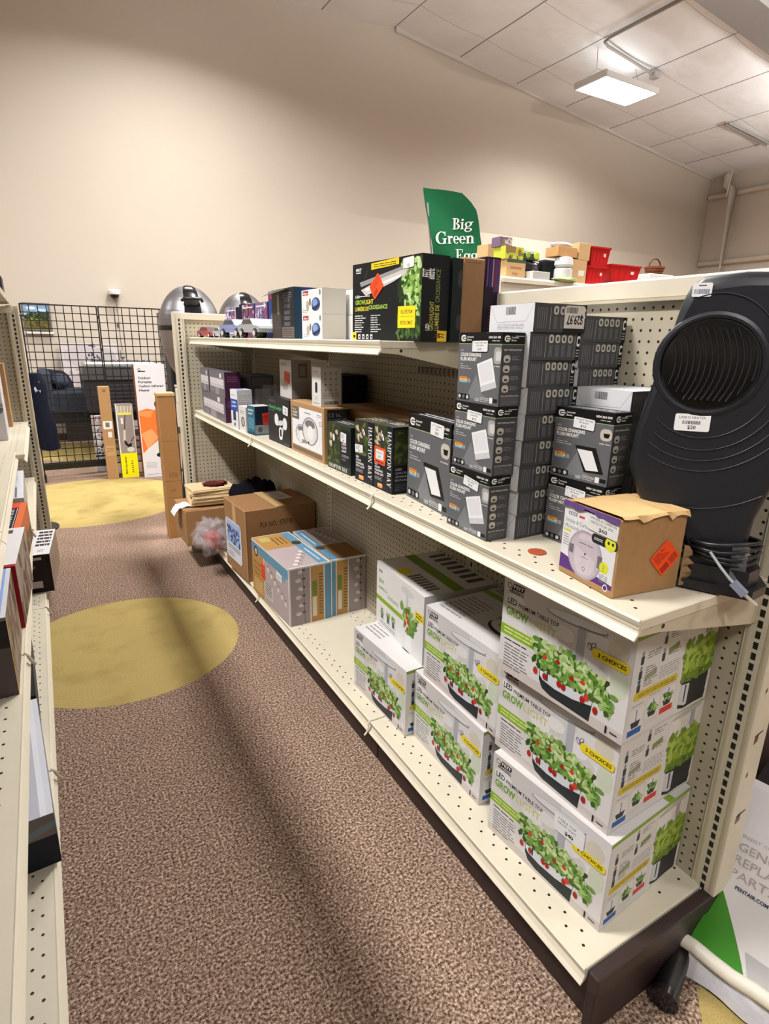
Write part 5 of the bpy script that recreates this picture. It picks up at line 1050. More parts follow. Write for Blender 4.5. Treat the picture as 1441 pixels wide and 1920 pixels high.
Box('grow_light_box', .373, .036, .232, (20, 30, 30), p_blk, (30, 44, 44)).put('thin dark green-black box squeezed between the big grow light box and a kraft one', 1.066, 1.462, ZT, 2)
Box('shipping_box', .33, .082, .238, (150, 112, 74), lambda F: F['right'].lines(.2, .96, .8, .93, 1, (120, 90, 60), 3), (168, 128, 86), M_KRAFT, .004).put('kraft box on the top shelf with its plain near side showing', 1.106, 1.466, ZT, 0)
def p_pur(F):
    r = F['right']; r.rect(0, 0, 1, 1, (34, 24, 40)); r.rect(.6, .6, 1, .98, (84, 50, 96)); 
    for k in range(5): r.rect(.1 + .18 * k, .66, .2 + .18 * k, .98, [(110, 60, 120), (60, 40, 100), (150, 120, 160), (120, 40, 60), (70, 60, 110)][k])
    r.lines(.35, .45, .6, .15, 8, (96, 50, 60), 6); F['top'].rect(0, 0, 1, 1, (70, 60, 130)); F['top'].lines(.1, .9, .9, .1, 3, (190, 190, 220), 4)
Box('light_box', .30, .056, .246, (34, 24, 40), p_pur, (60, 44, 70)).put('purple-black box at the back of the top shelf, right of the kraft box', 1.192, 1.47, ZT, 0)
def p_wh(F):
    f = F['front']; f.rect(0, 0, 1, 1, (236, 234, 234)); f.rect(.06, .78, .34, .96, (170, 30, 36)); f.text('filipro', .09, .82, .09, WHITE, .22, .02); f.ell(.70, .40, .21, .27, (60, 84, 140), 18); f.ell(.66, .46, .12, .16, (130, 160, 206), 14); f.poly([(.5, .25), (.9, .45), (.86, .3), (.6, .14)], (36, 44, 70)); f.ell(.30, .36, .08, .22, (180, 166, 150), 12); f.ell(.42, .5, .05, .16, (120, 110, 104), 10); f.ell(.9, .85, .04, .12, (120, 124, 136), 10); f.lines(.06, .22, .3, .08, 2, (150, 146, 144), 4)
    F['right'].rect(0, 0, 1, 1, (226, 222, 216)); F['top'].rect(0, 0, 1, 1, (238, 236, 232))
WB = Box('white_toy_box', .19, .098, .0905, (234, 232, 230), p_wh, (206, 204, 200))
GT = 'white printed boxes stacked on the top shelf'
WP = Box('white_toy_box', .19, .098, .0905, (234, 232, 230), lambda F: (F['right'].rect(0, 0, 1, 1, (226, 222, 216)), F['top'].rect(0, 0, 1, 1, (238, 236, 232))), (206, 204, 200))
for (x, y, k, lb) in ((.92, 2.06, 0, 'lower white box with blue ball picture and red tab, front pair'), (.921, 2.062, 1, 'upper white box with blue ball picture and red tab, front pair'), (1.03, 2.03, 0, 'lower plain white box side, back pair beside the big grow light box'), (1.032, 2.03, 1, 'upper plain white box side, back pair beside the big grow light box')):
    (WB if x < 1 else WP).put(lb, x, y, ZT + .0908 * k, .6, GT)
def p_open(F):
    f = F['front']; f.rect(0, 0, 1, 1, (30, 30, 36)); f.rect(0, 0, .42, 1, (64, 56, 50)); f.rect(.26, .5, .34, .9, (150, 140, 130))
    for k in range(5): f.rrect(.56, .26 + .115 * k, .82, .34 + .115 * k, (84, 84, 92), .3)
    f.rect(.46, .03, .98, .24, (110, 100, 96)); f.lines(.48, .22, .95, .05, 4, (70, 62, 60), 3); f.lines(.5, .92, .9, .8, 3, (120, 120, 128), 4)
    r = F['right']; r.rect(0, 0, 1, 1, (24, 56, 78)); r.rect(.2, .5, 1, 1, (30, 66, 120)); F['top'].rect(0, 0, 1, 1, (30, 60, 96))
def open_x(t, w, d, h):
    mb = MB(); mb.add([(-w/2, -d/2, h - .004), (w/2 - .06, -d/2, h - .003), (w/2 - .07, -d/2 - .055, h - .012), (-w/2, -d/2 - .05, h - .03)], [(0, 1, 2, 3), (3, 2, 1, 0)], (206, 214, 214)); mb.build('open_flap', M_PRINT, t, (0, 0, 0))
Box('toy_box', .27, .15, .205, (30, 30, 36), p_open, (60, 66, 74)).put('tall dark toy box with an open flap and blue side on the top shelf', .93, 2.362, ZT, 0, extra=open_x)
rp = random.Random(12)
def p_art(c, seed):
    def p(F):
        f = F['front']; f.rect(0, 0, 1, 1, c); f.leaves(.05, .05, .95, .95, 50, [(70, 84, 150), (130, 60, 90), (206, 206, 220), (40, 36, 60), (170, 150, 180), (150, 70, 60)], .024, seed); f.lines(.1, .95, .9, .86, 1, WHITE, seed)
        F['right'].rect(0, 0, 1, 1, (48, 44, 60)); F['top'].rect(0, 0, 1, 1, (150, 150, 170)); F['left'].rect(0, 0, 1, 1, (40, 30, 40))
    return p
GA = 'colourful toy boxes standing behind the toy cars'
for k, (x, y, w, hh, c, lb) in enumerate(((1.03, 3.54, .22, .175, (150, 156, 190), 'pale blue picture toy box farthest along the top shelf, nearest the grill domes'), (1.03, 3.20, .22, .18, (120, 60, 90), 'maroon picture toy box behind the blue toy car'), (1.03, 2.985, .2, .18, (130, 100, 130), 'mauve picture toy box behind the silver toy car'))):
    Box('toy_box', w, .12, hh, c, p_art(c, 30 + k), (196, 196, 206)).put(lb, x, y, ZT, 0, GA)
Box('toy_box', .20, .14, .222, (40, 56, 110), lambda F: (F['front'].rect(0, 0, 1, 1, (36, 56, 120)), F['front'].ell(.5, .4, .35, .25, (150, 120, 150)), F['front'].leaves(.1, .1, .9, .6, 30, [(70, 84, 150), (206, 206, 220), (40, 36, 60)], .02, 44), F['front'].rect(.1, .84, .4, .93, (170, 30, 36))), (70, 84, 130)).put('tall blue picture toy box beside the dark open-flap box', 1.02, 2.735, ZT, 0, GA)
def toy_car(lb, x, y, L, c, rz, big):
    t = thing('toy_car', lb, 'toy car', (x, y, ZT), rz, 'toy cars lined up on the top shelf'); t.scale = (1, 1, .68)
    k = L / .26; wr = (.030 if big else .022) * k; zb = wr * (1.15 if big else .8)
    pr = [(-.13, .0), (.13, .0), (.132, .022), (.125, .034), (.07, .042), (.035, .078), (-.055, .080), (-.09, .050), (-.13, .046), (-.135, .02)]
    mb = MB(); P = [(a * k, zb + b * k) for a, b in pr]; n = len(P); hw = .05 * k
    vs = [(a, -hw, b) for a, b in P] + [(a, hw, b) for a, b in P]; q = .78
    inn = [(a * .97, -hw * (q if b > zb + .045 * k else .96) - 0.004 * k, b) for a, b in P]
    mb.prism(P, 'y', -hw, hw, c); part(mb, 'body', M_GLOSS, t)
    mb = MB(); W_ = [(-.075, .050), (.05, .050), (.028, .073), (-.05, .075)]
    for sgn in (-1, 1): mb.prism([(a * k, zb + b * k) for a, b in W_], 'y', sgn * hw, sgn * (hw + .0015), (40, 44, 56))
    mb.add([(.066 * k, -hw * .85, zb + .045 * k + .001), (.066 * k, hw * .85, zb + .045 * k + .001), (.037 * k, hw * .8, zb + .077 * k + .001), (.037 * k, -hw * .8, zb + .077 * k + .001)], [(0, 1, 2, 3)], (60, 64, 76)); part(mb, 'window', M_GLOSS, t)
    for sx in (-.082, .085):
        for sy in (-1, 1):
            mb = MB(); mb.lathe((sx * k, sy * (hw + .004 * k), wr), [(wr * .55, 0), (wr, .003 * k), (wr, .022 * k), (wr * .6, .025 * k), (wr * .55, .0252 * k)], (20, 20, 22), 16, (0, -sy, 0)); mb.lathe((sx * k, sy * (hw + .0042 * k), wr), [(wr * .5, 0), (wr * .5, .002)], (200, 200, 200), 12, (0, sy, 0)); part(mb, 'wheel', M_GLOSS, t)
toy_car('small red toy car, farthest on the top shelf', .915, 3.67, .24, (150, 52, 56), -1.45, False)
toy_car('small clear-grey toy car just nearer than the red one', .925, 3.42, .22, (176, 178, 184), -1.6, False)
toy_car('light blue toy truck between the grey and the silver cars', .925, 3.11, .31, (128, 138, 190), -1.5, True)
toy_car('silver toy truck with big wheels, nearest the dark open-flap box', .925, 2.80, .30, (160, 164, 172), -1.55, True)
#==PART5==
# ------------------------------------------------------------------ far end of the aisle
def p_tall(F):
    f = F['front']; f.rect(.1, .55, .9, .635, (236, 234, 230)); f.rect(.3, .57, .66, .62, (110, 112, 116)); f.rect(.44, .46, .78, .52, (232, 228, 222)); f.rect(.1, .26, .9, .37, (190, 152, 104)); f.lines(.2, .35, .8, .3, 2, (150, 112, 70), 3); f.rect(.35, .94, .66, .97, (140, 104, 66))
def lean(t, deg): t.rotation_euler[0] = -math.radians(deg)
t = Box('shipping_box', .106, .08, .96, KRAFT, p_tall, (190, 150, 104), M_KRAFT, .003).put('narrow tall kraft box leftmost of three boxes at the wire grid', .575, 6.60, 0, 90)
def p_scrub(F):
    f = F['front']; f.rect(0, 0, 1, 1, (150, 138, 138)); f.rect(0, 0, 1, .34, (250, 236, 20)); f.rect(0, .34, .07, 1, (232, 232, 230)); f.rect(.93, .34, 1, 1, (196, 194, 190)); f.rect(.10, .86, .9, .98, (236, 236, 230))
    for k in range(4): f.rect(.14 + .19 * k, .86, .30 + .19 * k, .98, (180, 172, 150)); f.rect(.14 + .19 * k, .86, .30 + .19 * k, .89, (240, 224, 30))
    f.line(.52, .86, .40, .64, .008, (40, 40, 40)); f.line(.40, .66, .33, .50, .020, (214, 204, 190)); f.poly([(.30, .52), (.42, .51), (.62, .43), (.56, .41), (.36, .46)], (30, 30, 30)); f.poly([(.50, .46), (.76, .48), (.70, .40), (.52, .39)], (24, 24, 24)); f.ell(.66, .39, .22, .035, (214, 210, 206)); f.line(.72, .50, .92, .56, .01, (80, 66, 60)); f.rect(.24, .74, .36, .82, (236, 232, 232))
    f.text('PRO Scrubber', .34, .05, .026, (40, 40, 20), .25, .03, 90); f.lines(.6, .24, .72, .06, 6, (90, 80, 20), 4)
Box('floor_scrubber_box', .165, .10, .776, (150, 138, 138), p_scrub, (232, 230, 226)).put('grey and yellow box picturing a floor scrubber at the wire grid', .775, 6.60, 0, 89.4)
def p_heat(F):
    f = F['front']; f.rect(0, 0, 1, 1, (226, 224, 230)); f.rect(.12, .935, .36, .945, BLACK); f.ell(.16, .955, .05, .012, BLACK); f.ell(.16, .955, .035, .008, (226, 224, 230))
    for k, s_ in enumerate(('Outdoor', 'Portable', 'Carbon Infrared', 'Heater')): f.text(s_, .10, .875 - .035 * k, .021, (34, 34, 36), (.42, .44, .82, .36)[k], .03)
    f.poly([(.02, .60), (.30, .62), (.62, .60), (.62, .34), (.2, .26), (.04, .22)], (242, 122, 54)); f.poly([(.02, .60), (.5, .60), (.4, .54), (.02, .56)], (252, 150, 88)); f.poly([(.04, .40), (.4, .44), (.6, .36), (.2, .26)], (250, 164, 110))
    f.rrect(.56, .62, .94, .69, (34, 36, 38), .4); f.rect(.58, .28, .92, .63, (170, 80, 50)); f.rect(.62, .30, .68, .60, (216, 104, 60)); f.rect(.74, .30, .78, .60, (196, 90, 56)); f.rect(.84, .28, .92, .63, (30, 30, 32)); f.rect(.58, .20, .92, .32, (30, 32, 32)); f.ell(.74, .20, .26, .026, (28, 30, 30))
    f.lines(.10, .14, .46, .08, 5, (170, 170, 176), 3); f.ell(.64, .085, .05, .008, BLACK); f.poly([(.8, .09), (.95, .09), (.95, .075), (.86, .07)], BLACK); f.lines(.10, .03, .9, .02, 1, (150, 150, 154), 5)
    F['left'].rect(0, 0, 1, 1, (150, 82, 44)); F['top'].rect(0, 0, 1, 1, (232, 232, 234))
Box('outdoor_heater_box', .293, .16, 1.18, (226, 224, 230), p_heat, (214, 206, 200)).put('tall white and orange outdoor heater box, rightmost and largest at the wire grid', 1.11, 6.52, 0, 88.8)
t = thing('shipping_box', 'tall slim brown box standing by the end of the right gondola', 'box', (.735, 4.40, 0))
mb = MB(); mb.box(-.058, -.05, 0, .058, .05, 1.05, (162, 116, 66), .003, (184, 138, 84)); f = faces(mb, .116, .10, 1.05)['front']
for z in (.30, .42, .70): f.line(0, z, 1, z - .003, .003, (120, 82, 46))
f.text('UP', .35, .34, .02, (110, 74, 40), .3); f.lines(.3, .48, .8, .44, 3, (120, 84, 48), 3)
part(mb, 'carton', M_KRAFT, t); mb = MB(); mb.box(-.062, -.054, 1.05, .062, .054, 1.075, (196, 160, 116), .004); part(mb, 'lid', M_KRAFT, t)

# black wire grid panels
def grid(lb, x0, x1, y, z0, z1, ncol, nrow, bar):
    t = thing('wire_grid_panel', lb, 'grid panel', ((x0 + x1) / 2, y, 0), 0, None); K = (12, 12, 12)
    mb = MB()
    for i in range(1, ncol):
        x = x0 + (x1 - x0) * i / ncol; mb.box(x - .0042, y - .0042, z0, x + .0042, y + .0042, z1, K)
    for j in range(1, nrow):
        z = z0 + (z1 - z0) * j / nrow; mb.box(x0, y - .010, z - .0042, x1, y - .003, z + .0042, K)
    part(mb, 'wire_mesh', M_WIRE, t, True)
    mb = MB(); 
    for x in (x0, x1): mb.box(x - .006, y - .006, .0, x + .006, y + .006, z1 + .004, K)
    for z in (z0, z1): mb.box(x0, y - .006, z - .006, x1, y + .006, z + .006, K)
    part(mb, 'frame', M_WIRE, t, True)
    if bar: mb = MB(); mb.box(x0, y - .02, .10, x1, y + .02, .165, K, .004); part(mb, 'base_bar', M_WIRE, t, True)
    for x in (x0, x1):
        mb = MB(); mb.box(x - .012, y - .18, 0, x + .012, y + .18, .02, K, .003); part(mb, 'foot', M_WIRE, t, True)
    return t
gp = grid('left black wire grid panel with the framed picture seen through it', -.105, .562, 6.86, .165, 1.735, 9, 21, True)
for z in (.95, 1.30, 1.62):
    mb = MB(); mb.box(.556, 6.842, z, .584, 6.868, z + .03, (20, 20, 20), .002); mb.build('connector', M_WIRE, gp, tuple(gp.location))
grid('black wire grid panel on the right, partly behind the outdoor heater box', .578, 1.24, 6.86, .12, 1.735, 9, 21, False)
for k, (x, y0, y1) in enumerate(((1.25, 6.9, 7.5),)):
    t = thing('wire_grid_panel', 'black wire grid panel turned end-on beside the grill domes', 'grid panel', (x, 7.2, 0)); mb = MB()
    for i in range(9): y = y0 + (y1 - y0) * i / 8; mb.box(x - .004, y - .004, 0, x + .004, y + .004, 1.72, (22, 21, 22))
    for j in range(22): z = .08 + 1.62 * j / 21; mb.box(x - .004, y0, z - .0035, x + .004, y1, z + .0035, (22, 21, 22))
    part(mb, 'wire_mesh', M_WIRE, t, True)

# behind the grid
NAVY_S = (54, 58, 68)
t = thing('sofa', 'navy fabric sofa seen through the wire grid', 'sofa', (.55, 8.55, 0))
mb = MB(); mb.box(-.05, 8.2, .52, 1.3, 8.95, .785, NAVY_S, .02); part(mb, 'seat_base', M_CLOTH, t, True)
mb = MB(); mb.box(-.055, 8.17, .53, .085, 9.05, 1.03, (62, 66, 76), .03); part(mb, 'armrest', M_CLOTH, t, True)
mb = MB(); mb.prism([(.02, .7), (.34, .7), (.34, .86), (.30, .95), (.24, 1.0), (.10, 1.02), (.02, 1.03)], 'y', 8.78, 9.0, (50, 53, 62)); part(mb, 'backrest', M_CLOTH, t, True)
mb = MB(); mb.blob((.185, 8.62, .885), .10, .09, .10, (62, 68, 82), 3, .08); part(mb, 'pillow', M_CLOTH, t, True)
mb = MB(); mb.box(-.03, 8.22, .40, 1.28, 8.93, .52, (14, 14, 16)); part(mb, 'underside_shade', M_DARK, t, True)  # black slab stands in for the shade under the sofa
for (x, y) in ((.0, 8.9), (1.24, 8.9), (1.24, 8.3), (.62, 8.9)):
    mb = MB(); mb.box(x - .025, y - .025, 0, x + .025, y + .025, .41, (18, 18, 20), .004); part(mb, 'leg', M_DARK, t, True)
t = thing('fire_table', 'dark charcoal patio fire table with a glassy silver top behind the wire grid', 'table', (.80, 7.75, 0))
mb = MB(); mb.prism([(.42, .60), (1.18, .60), (1.20, .97), (.40, .97)], 'y', 7.5, 8.05, (46, 42, 46))
for k in range(7): mb.box(.62, 7.494, .63 + .045 * k, 1.16, 7.50, .645 + .045 * k, (70, 66, 70))
part(mb, 'cabinet', M_DARK, t, True)
mb = MB(); mb.prism([(.39, .97), (1.21, .97), (1.20, 1.09), (.40, 1.10)], 'y', 7.47, 8.07, (120, 120, 124)); mb.box(.42, 7.5, 1.10, 1.18, 8.04, 1.165, (206, 210, 210), .02); part(mb, 'top', M_METAL, t, True)
mb = MB(); 
for k in range(7): mb.blob((.55 + .09 * k, 7.62 + .04 * (k % 2), 1.165), .05, .05, .02, (70 + 14 * (k % 3), 74, 76), k, .2)
part(mb, 'fire_glass', M_GLOSS, t, True)
for (x, y) in ((.55, 7.6), (1.12, 7.6), (1.12, 7.96), (.55, 7.96)):
    mb = MB(); mb.box(x - .03, y - .03, 0, x + .03, y + .03, .60, (30, 28, 30), .004); part(mb, 'leg', M_DARK, t, True)
def p_mag(F):
    f = F['front']; f.rect(0, 0, 1, 1, (226, 220, 222)); f.leaves(.1, .66, .9, .98, 26, [(196, 120, 150), (120, 90, 110), (190, 150, 170)], .014, 3); f.leaves(.05, .3, .95, .66, 40, [(50, 50, 56), (110, 110, 116), (236, 234, 236)], .016, 4); f.rect(0, .28, 1, .31, (40, 40, 44)); f.lines(.1, .25, .9, .05, 6, (150, 150, 156), 5)
Box('patterned_box', .15, .06, .62, (226, 220, 222), p_mag, (232, 228, 228)).put('white box with dark and pink prints standing just behind the wire grid', .55, 7.0, 0, 90)
def flatpic(name, lb, cat, x0, x1, z0, z1, y, fr, paint, depth=.03, tilt=0):
    t = thing(name, lb, cat, ((x0 + x1) / 2, y, z0)); w, h = x1 - x0, z1 - z0
    mb = MB(); b = .018 if fr else 0
    if fr:
        mb.box(-w/2, -depth, 0, w/2, 0, b, fr); mb.box(-w/2, -depth, h - b, w/2, 0, h, fr); mb.box(-w/2, -depth, b, -w/2 + b, 0, h - b, fr); mb.box(w/2 - b, -depth, b, w/2, 0, h - b, fr); part(mb, 'frame', M_DARK, t)
    mb = MB(); mb.box(-w/2 + b, -depth * .7, b, w/2 - b, -.002, h - b, (226, 222, 216)); f = Face(mb, (-w/2 + b, -depth * .7, b), (1, 0, 0), (0, 0, 1), w - 2 * b, h - 2 * b); paint(f); part(mb, 'canvas', M_PRINT, t); t.rotation_euler[0] = -math.radians(tilt)
    return t
def art_land(f):
    f.rect(0, .62, 1, 1, (134, 172, 204)); f.ell(.3, .85, .2, .06, (226, 236, 244)); f.ell(.7, .78, .22, .05, (206, 224, 240)); f.rect(0, 0, 1, .56, (96, 96, 40)); f.rect(0, .36, .55, .52, (140, 146, 70)); f.leaves(0.02, .42, .98, .74, 50, [(44, 60, 34), (60, 78, 42), (36, 48, 30)], .03, 5, lambda a, b: b < .5 + .4 * a); f.leaves(.02, .02, .98, .34, 50, [(96, 90, 40), (120, 104, 46), (70, 70, 34)], .03, 6)
flatpic('framed_picture', 'small framed landscape picture with blue sky on the back wall at the far left', 'picture', -.125, .205, 1.505, 1.86, 9.485, (110, 104, 98), art_land, .04)
mb = MB(); mb.box(-.13, 9.43, 1.462, .215, 9.495, 1.492, (232, 228, 220), .003); single(mb, 'picture_ledge', M_PIPE, 'narrow white ledge under the framed landscape picture', 'ledge', (.04, 9.46, 1.462))
def art_abs(f):
    f.rect(0, 0, 1, 1, (218, 210, 208)); f.ell(.35, .75, .3, .2, (206, 196, 198)); f.ell(.7, .7, .25, .22, (200, 192, 192)); f.ell(.3, .25, .2, .15, (204, 190, 190)); f.leaves(.42, .5, .66, .98, 46, [(90, 92, 110), (130, 130, 144), (70, 74, 92)], .022, 7, lambda a, b: abs(a - .5) < .5 - .4 * b + .1); f.line(.3, .35, .62, .2, .006, (90, 84, 84)); f.line(.25, .42, .45, .1, .005, (110, 104, 104)); f.leaves(.05, .05, .95, .5, 26, [(190, 176, 176), (226, 222, 220)], .04, 8)
flatpic('canvas_print', 'large pale abstract canvas leaning by the back wall behind the sofa', 'picture', .25, 1.0, .66, 1.35, 9.40, None, art_abs, .03)
mb = MB(); mb.box(.2, 9.30, 0, 1.05, 9.47, .655, (60, 54, 52), .01); single(mb, 'low_cabinet', M_DARK, 'low dark cabinet behind the sofa carrying the pale abstract canvas', 'cabinet', (.62, 9.4, 0))
t = thing('security_camera', 'white dome security camera on the back wall above the wire grid', 'camera', (1.025, 9.42, 2.02))
mb = MB(); mb.lathe((0, 0, 0), [(.075, .06), (.085, .04), (.085, .0), (.07, -.012)], (232, 230, 226), 24); mb.box(-.05, .0, .0, .05, .08, .05, (226, 224, 220), .004); part(mb, 'housing', M_PLAST, t)
mb = MB(); mb.lathe((0, 0, -.012), [(.0, -.055), (.03, -.05), (.052, -.03), (.062, 0)], (20, 20, 22), 20); part(mb, 'dome', M_GLOSS, t)
mb = MB(); mb.tube([(.02, .07, 0), (.03, .074, -.3), (.025, .074, -.62), (.04, .074, -.75), (.015, .074, -1.05)], .006, (150, 140, 130), 5); mb.box(.0, .06, -.44, .03, .078, -.38, (90, 86, 84), .003); mb.box(.01, .05, -.86, .06, .078, -.76, (190, 184, 176), .003); part(mb, 'cable', M_WIRE, t)
t = thing('hanging_jacket', 'dark navy jacket with a pale collar hanging beside the left end post', 'jacket', (-.12, 5.05, .62))
mb = MB(); vs = []; seg, rg = 16, 12; rnd = random.Random(9)
for i in range(rg + 1):
    z = .56 - .56 * i / rg; wd = .05 + .028 * i / rg + .01 * math.sin(i * .9)
    for k in range(seg):
        a = 2 * PI * k / seg; q = 1 + .12 * math.sin(3 * a + i * .5); vs.append((.06 + .004 * i + wd * q * math.cos(a), .10 * q * math.sin(a), z))
mb.add(vs, [(i * seg + k, (i + 1) * seg + k, (i + 1) * seg + (k + 1) % seg, i * seg + (k + 1) % seg) for i in range(rg) for k in range(seg)], (26, 29, 42), 0, True); mb.add(vs[:seg], [tuple(range(seg))], (26, 29, 42)); mb.add(vs[-seg:], [tuple(range(seg - 1, -1, -1))], (20, 23, 34))
part(mb, 'cloth', M_CLOTH, t); mb = MB(); mb.blob((.065, -.05, .46), .035, .05, .07, (190, 200, 220), 4, .2); part(mb, 'collar', M_CLOTH, t)
mb = MB(); mb.tube([(.06, 0, .55), (.06, 0, .93), (.055, 0, .965), (.04, 0, .972), (.03, 0, .955)], .003, (120, 120, 124), 6); part(mb, 'hook', M_METAL, t)
t = thing('garment_stand', 'slim dark post behind the left end unit that the navy jacket hangs from', 'stand', (-.19, 5.05, 0))
mb = MB(); mb.cyl((-.19, 5.05, 0), (-.19, 5.05, 1.585), .011, (30, 30, 32), 10); part(mb, 'post', M_WIRE, t, True)
mb = MB(); mb.tube([(-.19, 5.05, 1.582), (-.10, 5.05, 1.582), (-.055, 5.05, 1.582)], .007, (30, 30, 32), 8); part(mb, 'arm', M_WIRE, t, True)
mb = MB(); mb.lathe((-.19, 5.05, 0), [(.16, 0), (.16, .012), (.02, .02)], (30, 30, 32), 24); part(mb, 'base', M_WIRE, t, True)

# silver domed grills behind the end unit
def dome(lb, x, y, z, r, rz):
    t = thing('dome_grill', lb, 'grill', (x, y, 0))
    mb = MB(); pr = [(r * math.cos(a), rz * math.sin(a)) for a in [math.radians(-2 + 92 * k / 14) for k in range(15)]]; pr[-1] = (.001, pr[-1][1])
    mb.lathe((0, 0, z), pr, (134, 132, 135), 48); part(mb, 'lid', M_METAL, t)
    mb = MB(); pr = [(r * .45, -rz * 1.25), (r * .72, -rz * .95), (r * .93, -rz * .5), (r, -.02)]
    mb.lathe((0, 0, z), pr, (150, 144, 146), 48); part(mb, 'bowl', M_METAL, t)
    mb = MB(); mb.lathe((0, 0, z), [(r * 1.004, -.02), (r * 1.02, -.015), (r * 1.02, .012), (r * 1.004, .016)], (60, 58, 60), 48); part(mb, 'rim_band', M_METAL, t)
    mb = MB(); b0 = math.radians(-94)
    vs = []
    for i in range(13):
        e = math.radians(4 + 84 * i / 12)
        for j in range(7):
            dx = -.09 + .03 * j
            ang = b0 + dx / r * (1.0 - .35 * i / 12) / max(.35, math.cos(e)) * .72
            vs.append((1.012 * r * math.cos(e) * math.cos(ang), 1.012 * r * math.cos(e) * math.sin(ang), z + 1.012 * rz * math.sin(e)))
    mb.add(vs, [(7 * i + j, 7 * i + j + 1, 7 * i + j + 8, 7 * i + j + 7) for i in range(12) for j in range(6)], (20, 19, 21), 0, True); part(mb, 'black_band', M_GLOSS, t)
    mb = MB(); c, s_ = math.cos(b0), math.sin(b0)
    hp = [(-.07, .80, .62), (-.06, .98, .66), (.06, .98, .66), (.07, .80, .62)]
    mb.tube([(r * 1.0 * q * c * 1.08 - a * s_, r * q * s_ * 1.08 + a * c, z + rz * e) for a, q, e in hp], .012, (30, 30, 32), 8); part(mb, 'handle', M_PLAST, t)
    for k in range(4):
        a = PI / 4 + k * PI / 2; mb = MB(); mb.cyl((r * .42 * math.cos(a), r * .42 * math.sin(a), z - rz * 1.25 + .02), (r * .8 * math.cos(a), r * .8 * math.sin(a), 0), .016, (34, 34, 36), 8); part(mb, 'leg', M_WIRE, t)
    return t
dome('silver domed grill standing just behind the far pegboard end unit', 1.03, 4.78, 1.52, .226, .305)
dome('second silver domed grill farther right, mostly behind the toy boxes', 1.68, 5.55, 1.52, .24, .335)
t = thing('utensil_rack', 'dark rack with yellow and black goods beside the outdoor heater box', 'rack', (.98, 5.4, 0))
mb = MB(); mb.box(.955, 5.3, 0, .975, 5.5, 1.36, (24, 24, 26), .003); mb.box(.9, 5.32, 0, 1.1, 5.48, .03, (24, 24, 26), .003); part(mb, 'post', M_WIRE, t, True)
for z, c in ((1.22, (196, 206, 60)), (1.06, (30, 30, 34)), (.9, (214, 212, 206))):
    mb = MB(); mb.box(.978, 5.3, z, 1.10, 5.48, z + .13, c, .006); part(mb, 'packet', M_PRINT, t, True)

# feather flag
t = thing('feather_flag', 'green feather flag with white serif lettering behind the shelves', 'flag', (3.05, 4.6, 0))
FO = [(3.02, 2.717), (3.10, 2.728), (3.22, 2.742), (3.33, 2.738), (3.43, 2.708), (3.51, 2.66), (3.575, 2.60), (3.61, 2.52), (3.64, 2.42), (3.665, 2.33), (3.69, 2.22), (3.73, 2.0), (3.76, 1.6), (3.70, 1.1), (3.30, 1.0), (3.26, 1.5), (3.17, 2.0), (3.13, 2.17), (3.09, 2.35), (3.05, 2.55)]
def wave(x, z): return 4.6 + .018 * math.sin(z * 9 + x * 5) - .012 * math.sin(x * 14)
mb = MB(); rows = []
import bisect
def span(z):
    xs = []
    for i in range(len(FO)):
        a, b = FO[i], FO[(i + 1) % len(FO)]
        if (a[1] - z) * (b[1] - z) < 0: xs.append(a[0] + (b[0] - a[0]) * (z - a[1]) / (b[1] - a[1]))
    return (min(xs), max(xs)) if len(xs) >= 2 else None
zs = [1.02 + (2.743 - 1.02) * i / 60 for i in range(61)]; vs = []; NC = 14; cnt = 0
for z in zs:
    sp = span(z)
    if not sp: continue
    for side in (0, .004):
        for k in range(NC + 1): x = sp[0] + (sp[1] - sp[0]) * k / NC; vs.append((x, wave(x, z) + side, z))
    cnt += 1
q = 2 * (NC + 1)
for side in (0, NC + 1):
    fsx = [(i * q + side + k, i * q + side + k + 1, (i + 1) * q + side + k + 1, (i + 1) * q + side + k) for i in range(cnt - 1) for k in range(NC)]
    mb.add(vs, fsx if side == 0 else [tuple(reversed(a)) for a in fsx], (28, 92, 58), 0, True)
for (s_, x, z, h, wd, sl) in (('Big', 3.325, 2.415, .092, .235, .14), ('Green', 3.135, 2.275, .10, .455, .12), ('Egg', 3.36, 2.155, .10, .27, .10)):
    gv, gf, gw = serif(s_); pts = []
    for (a, b) in gv:
        px, pz = x + a * wd / gw, z + b * h + sl * a * wd / gw; pts.append((px, wave(px, pz) - .004, pz))
    mb.add(pts, gf, (236, 238, 232))
part(mb, 'cloth', M_CLOTH, t, True)
mb = MB(); mb.tube([(3.26, 4.62, .0), (3.2, 4.62, 1.4), (3.12, 4.62, 2.2), (3.06, 4.62, 2.60)], .009, (190, 190, 190), 8); part(mb, 'pole', M_METAL, t, True)
mb = MB(); mb.lathe((3.26, 4.62, 0), [(.22, 0), (.22, .02), (.03, .03), (.02, .12)], (40, 40, 42), 24); part(mb, 'base', M_METAL, t, True)

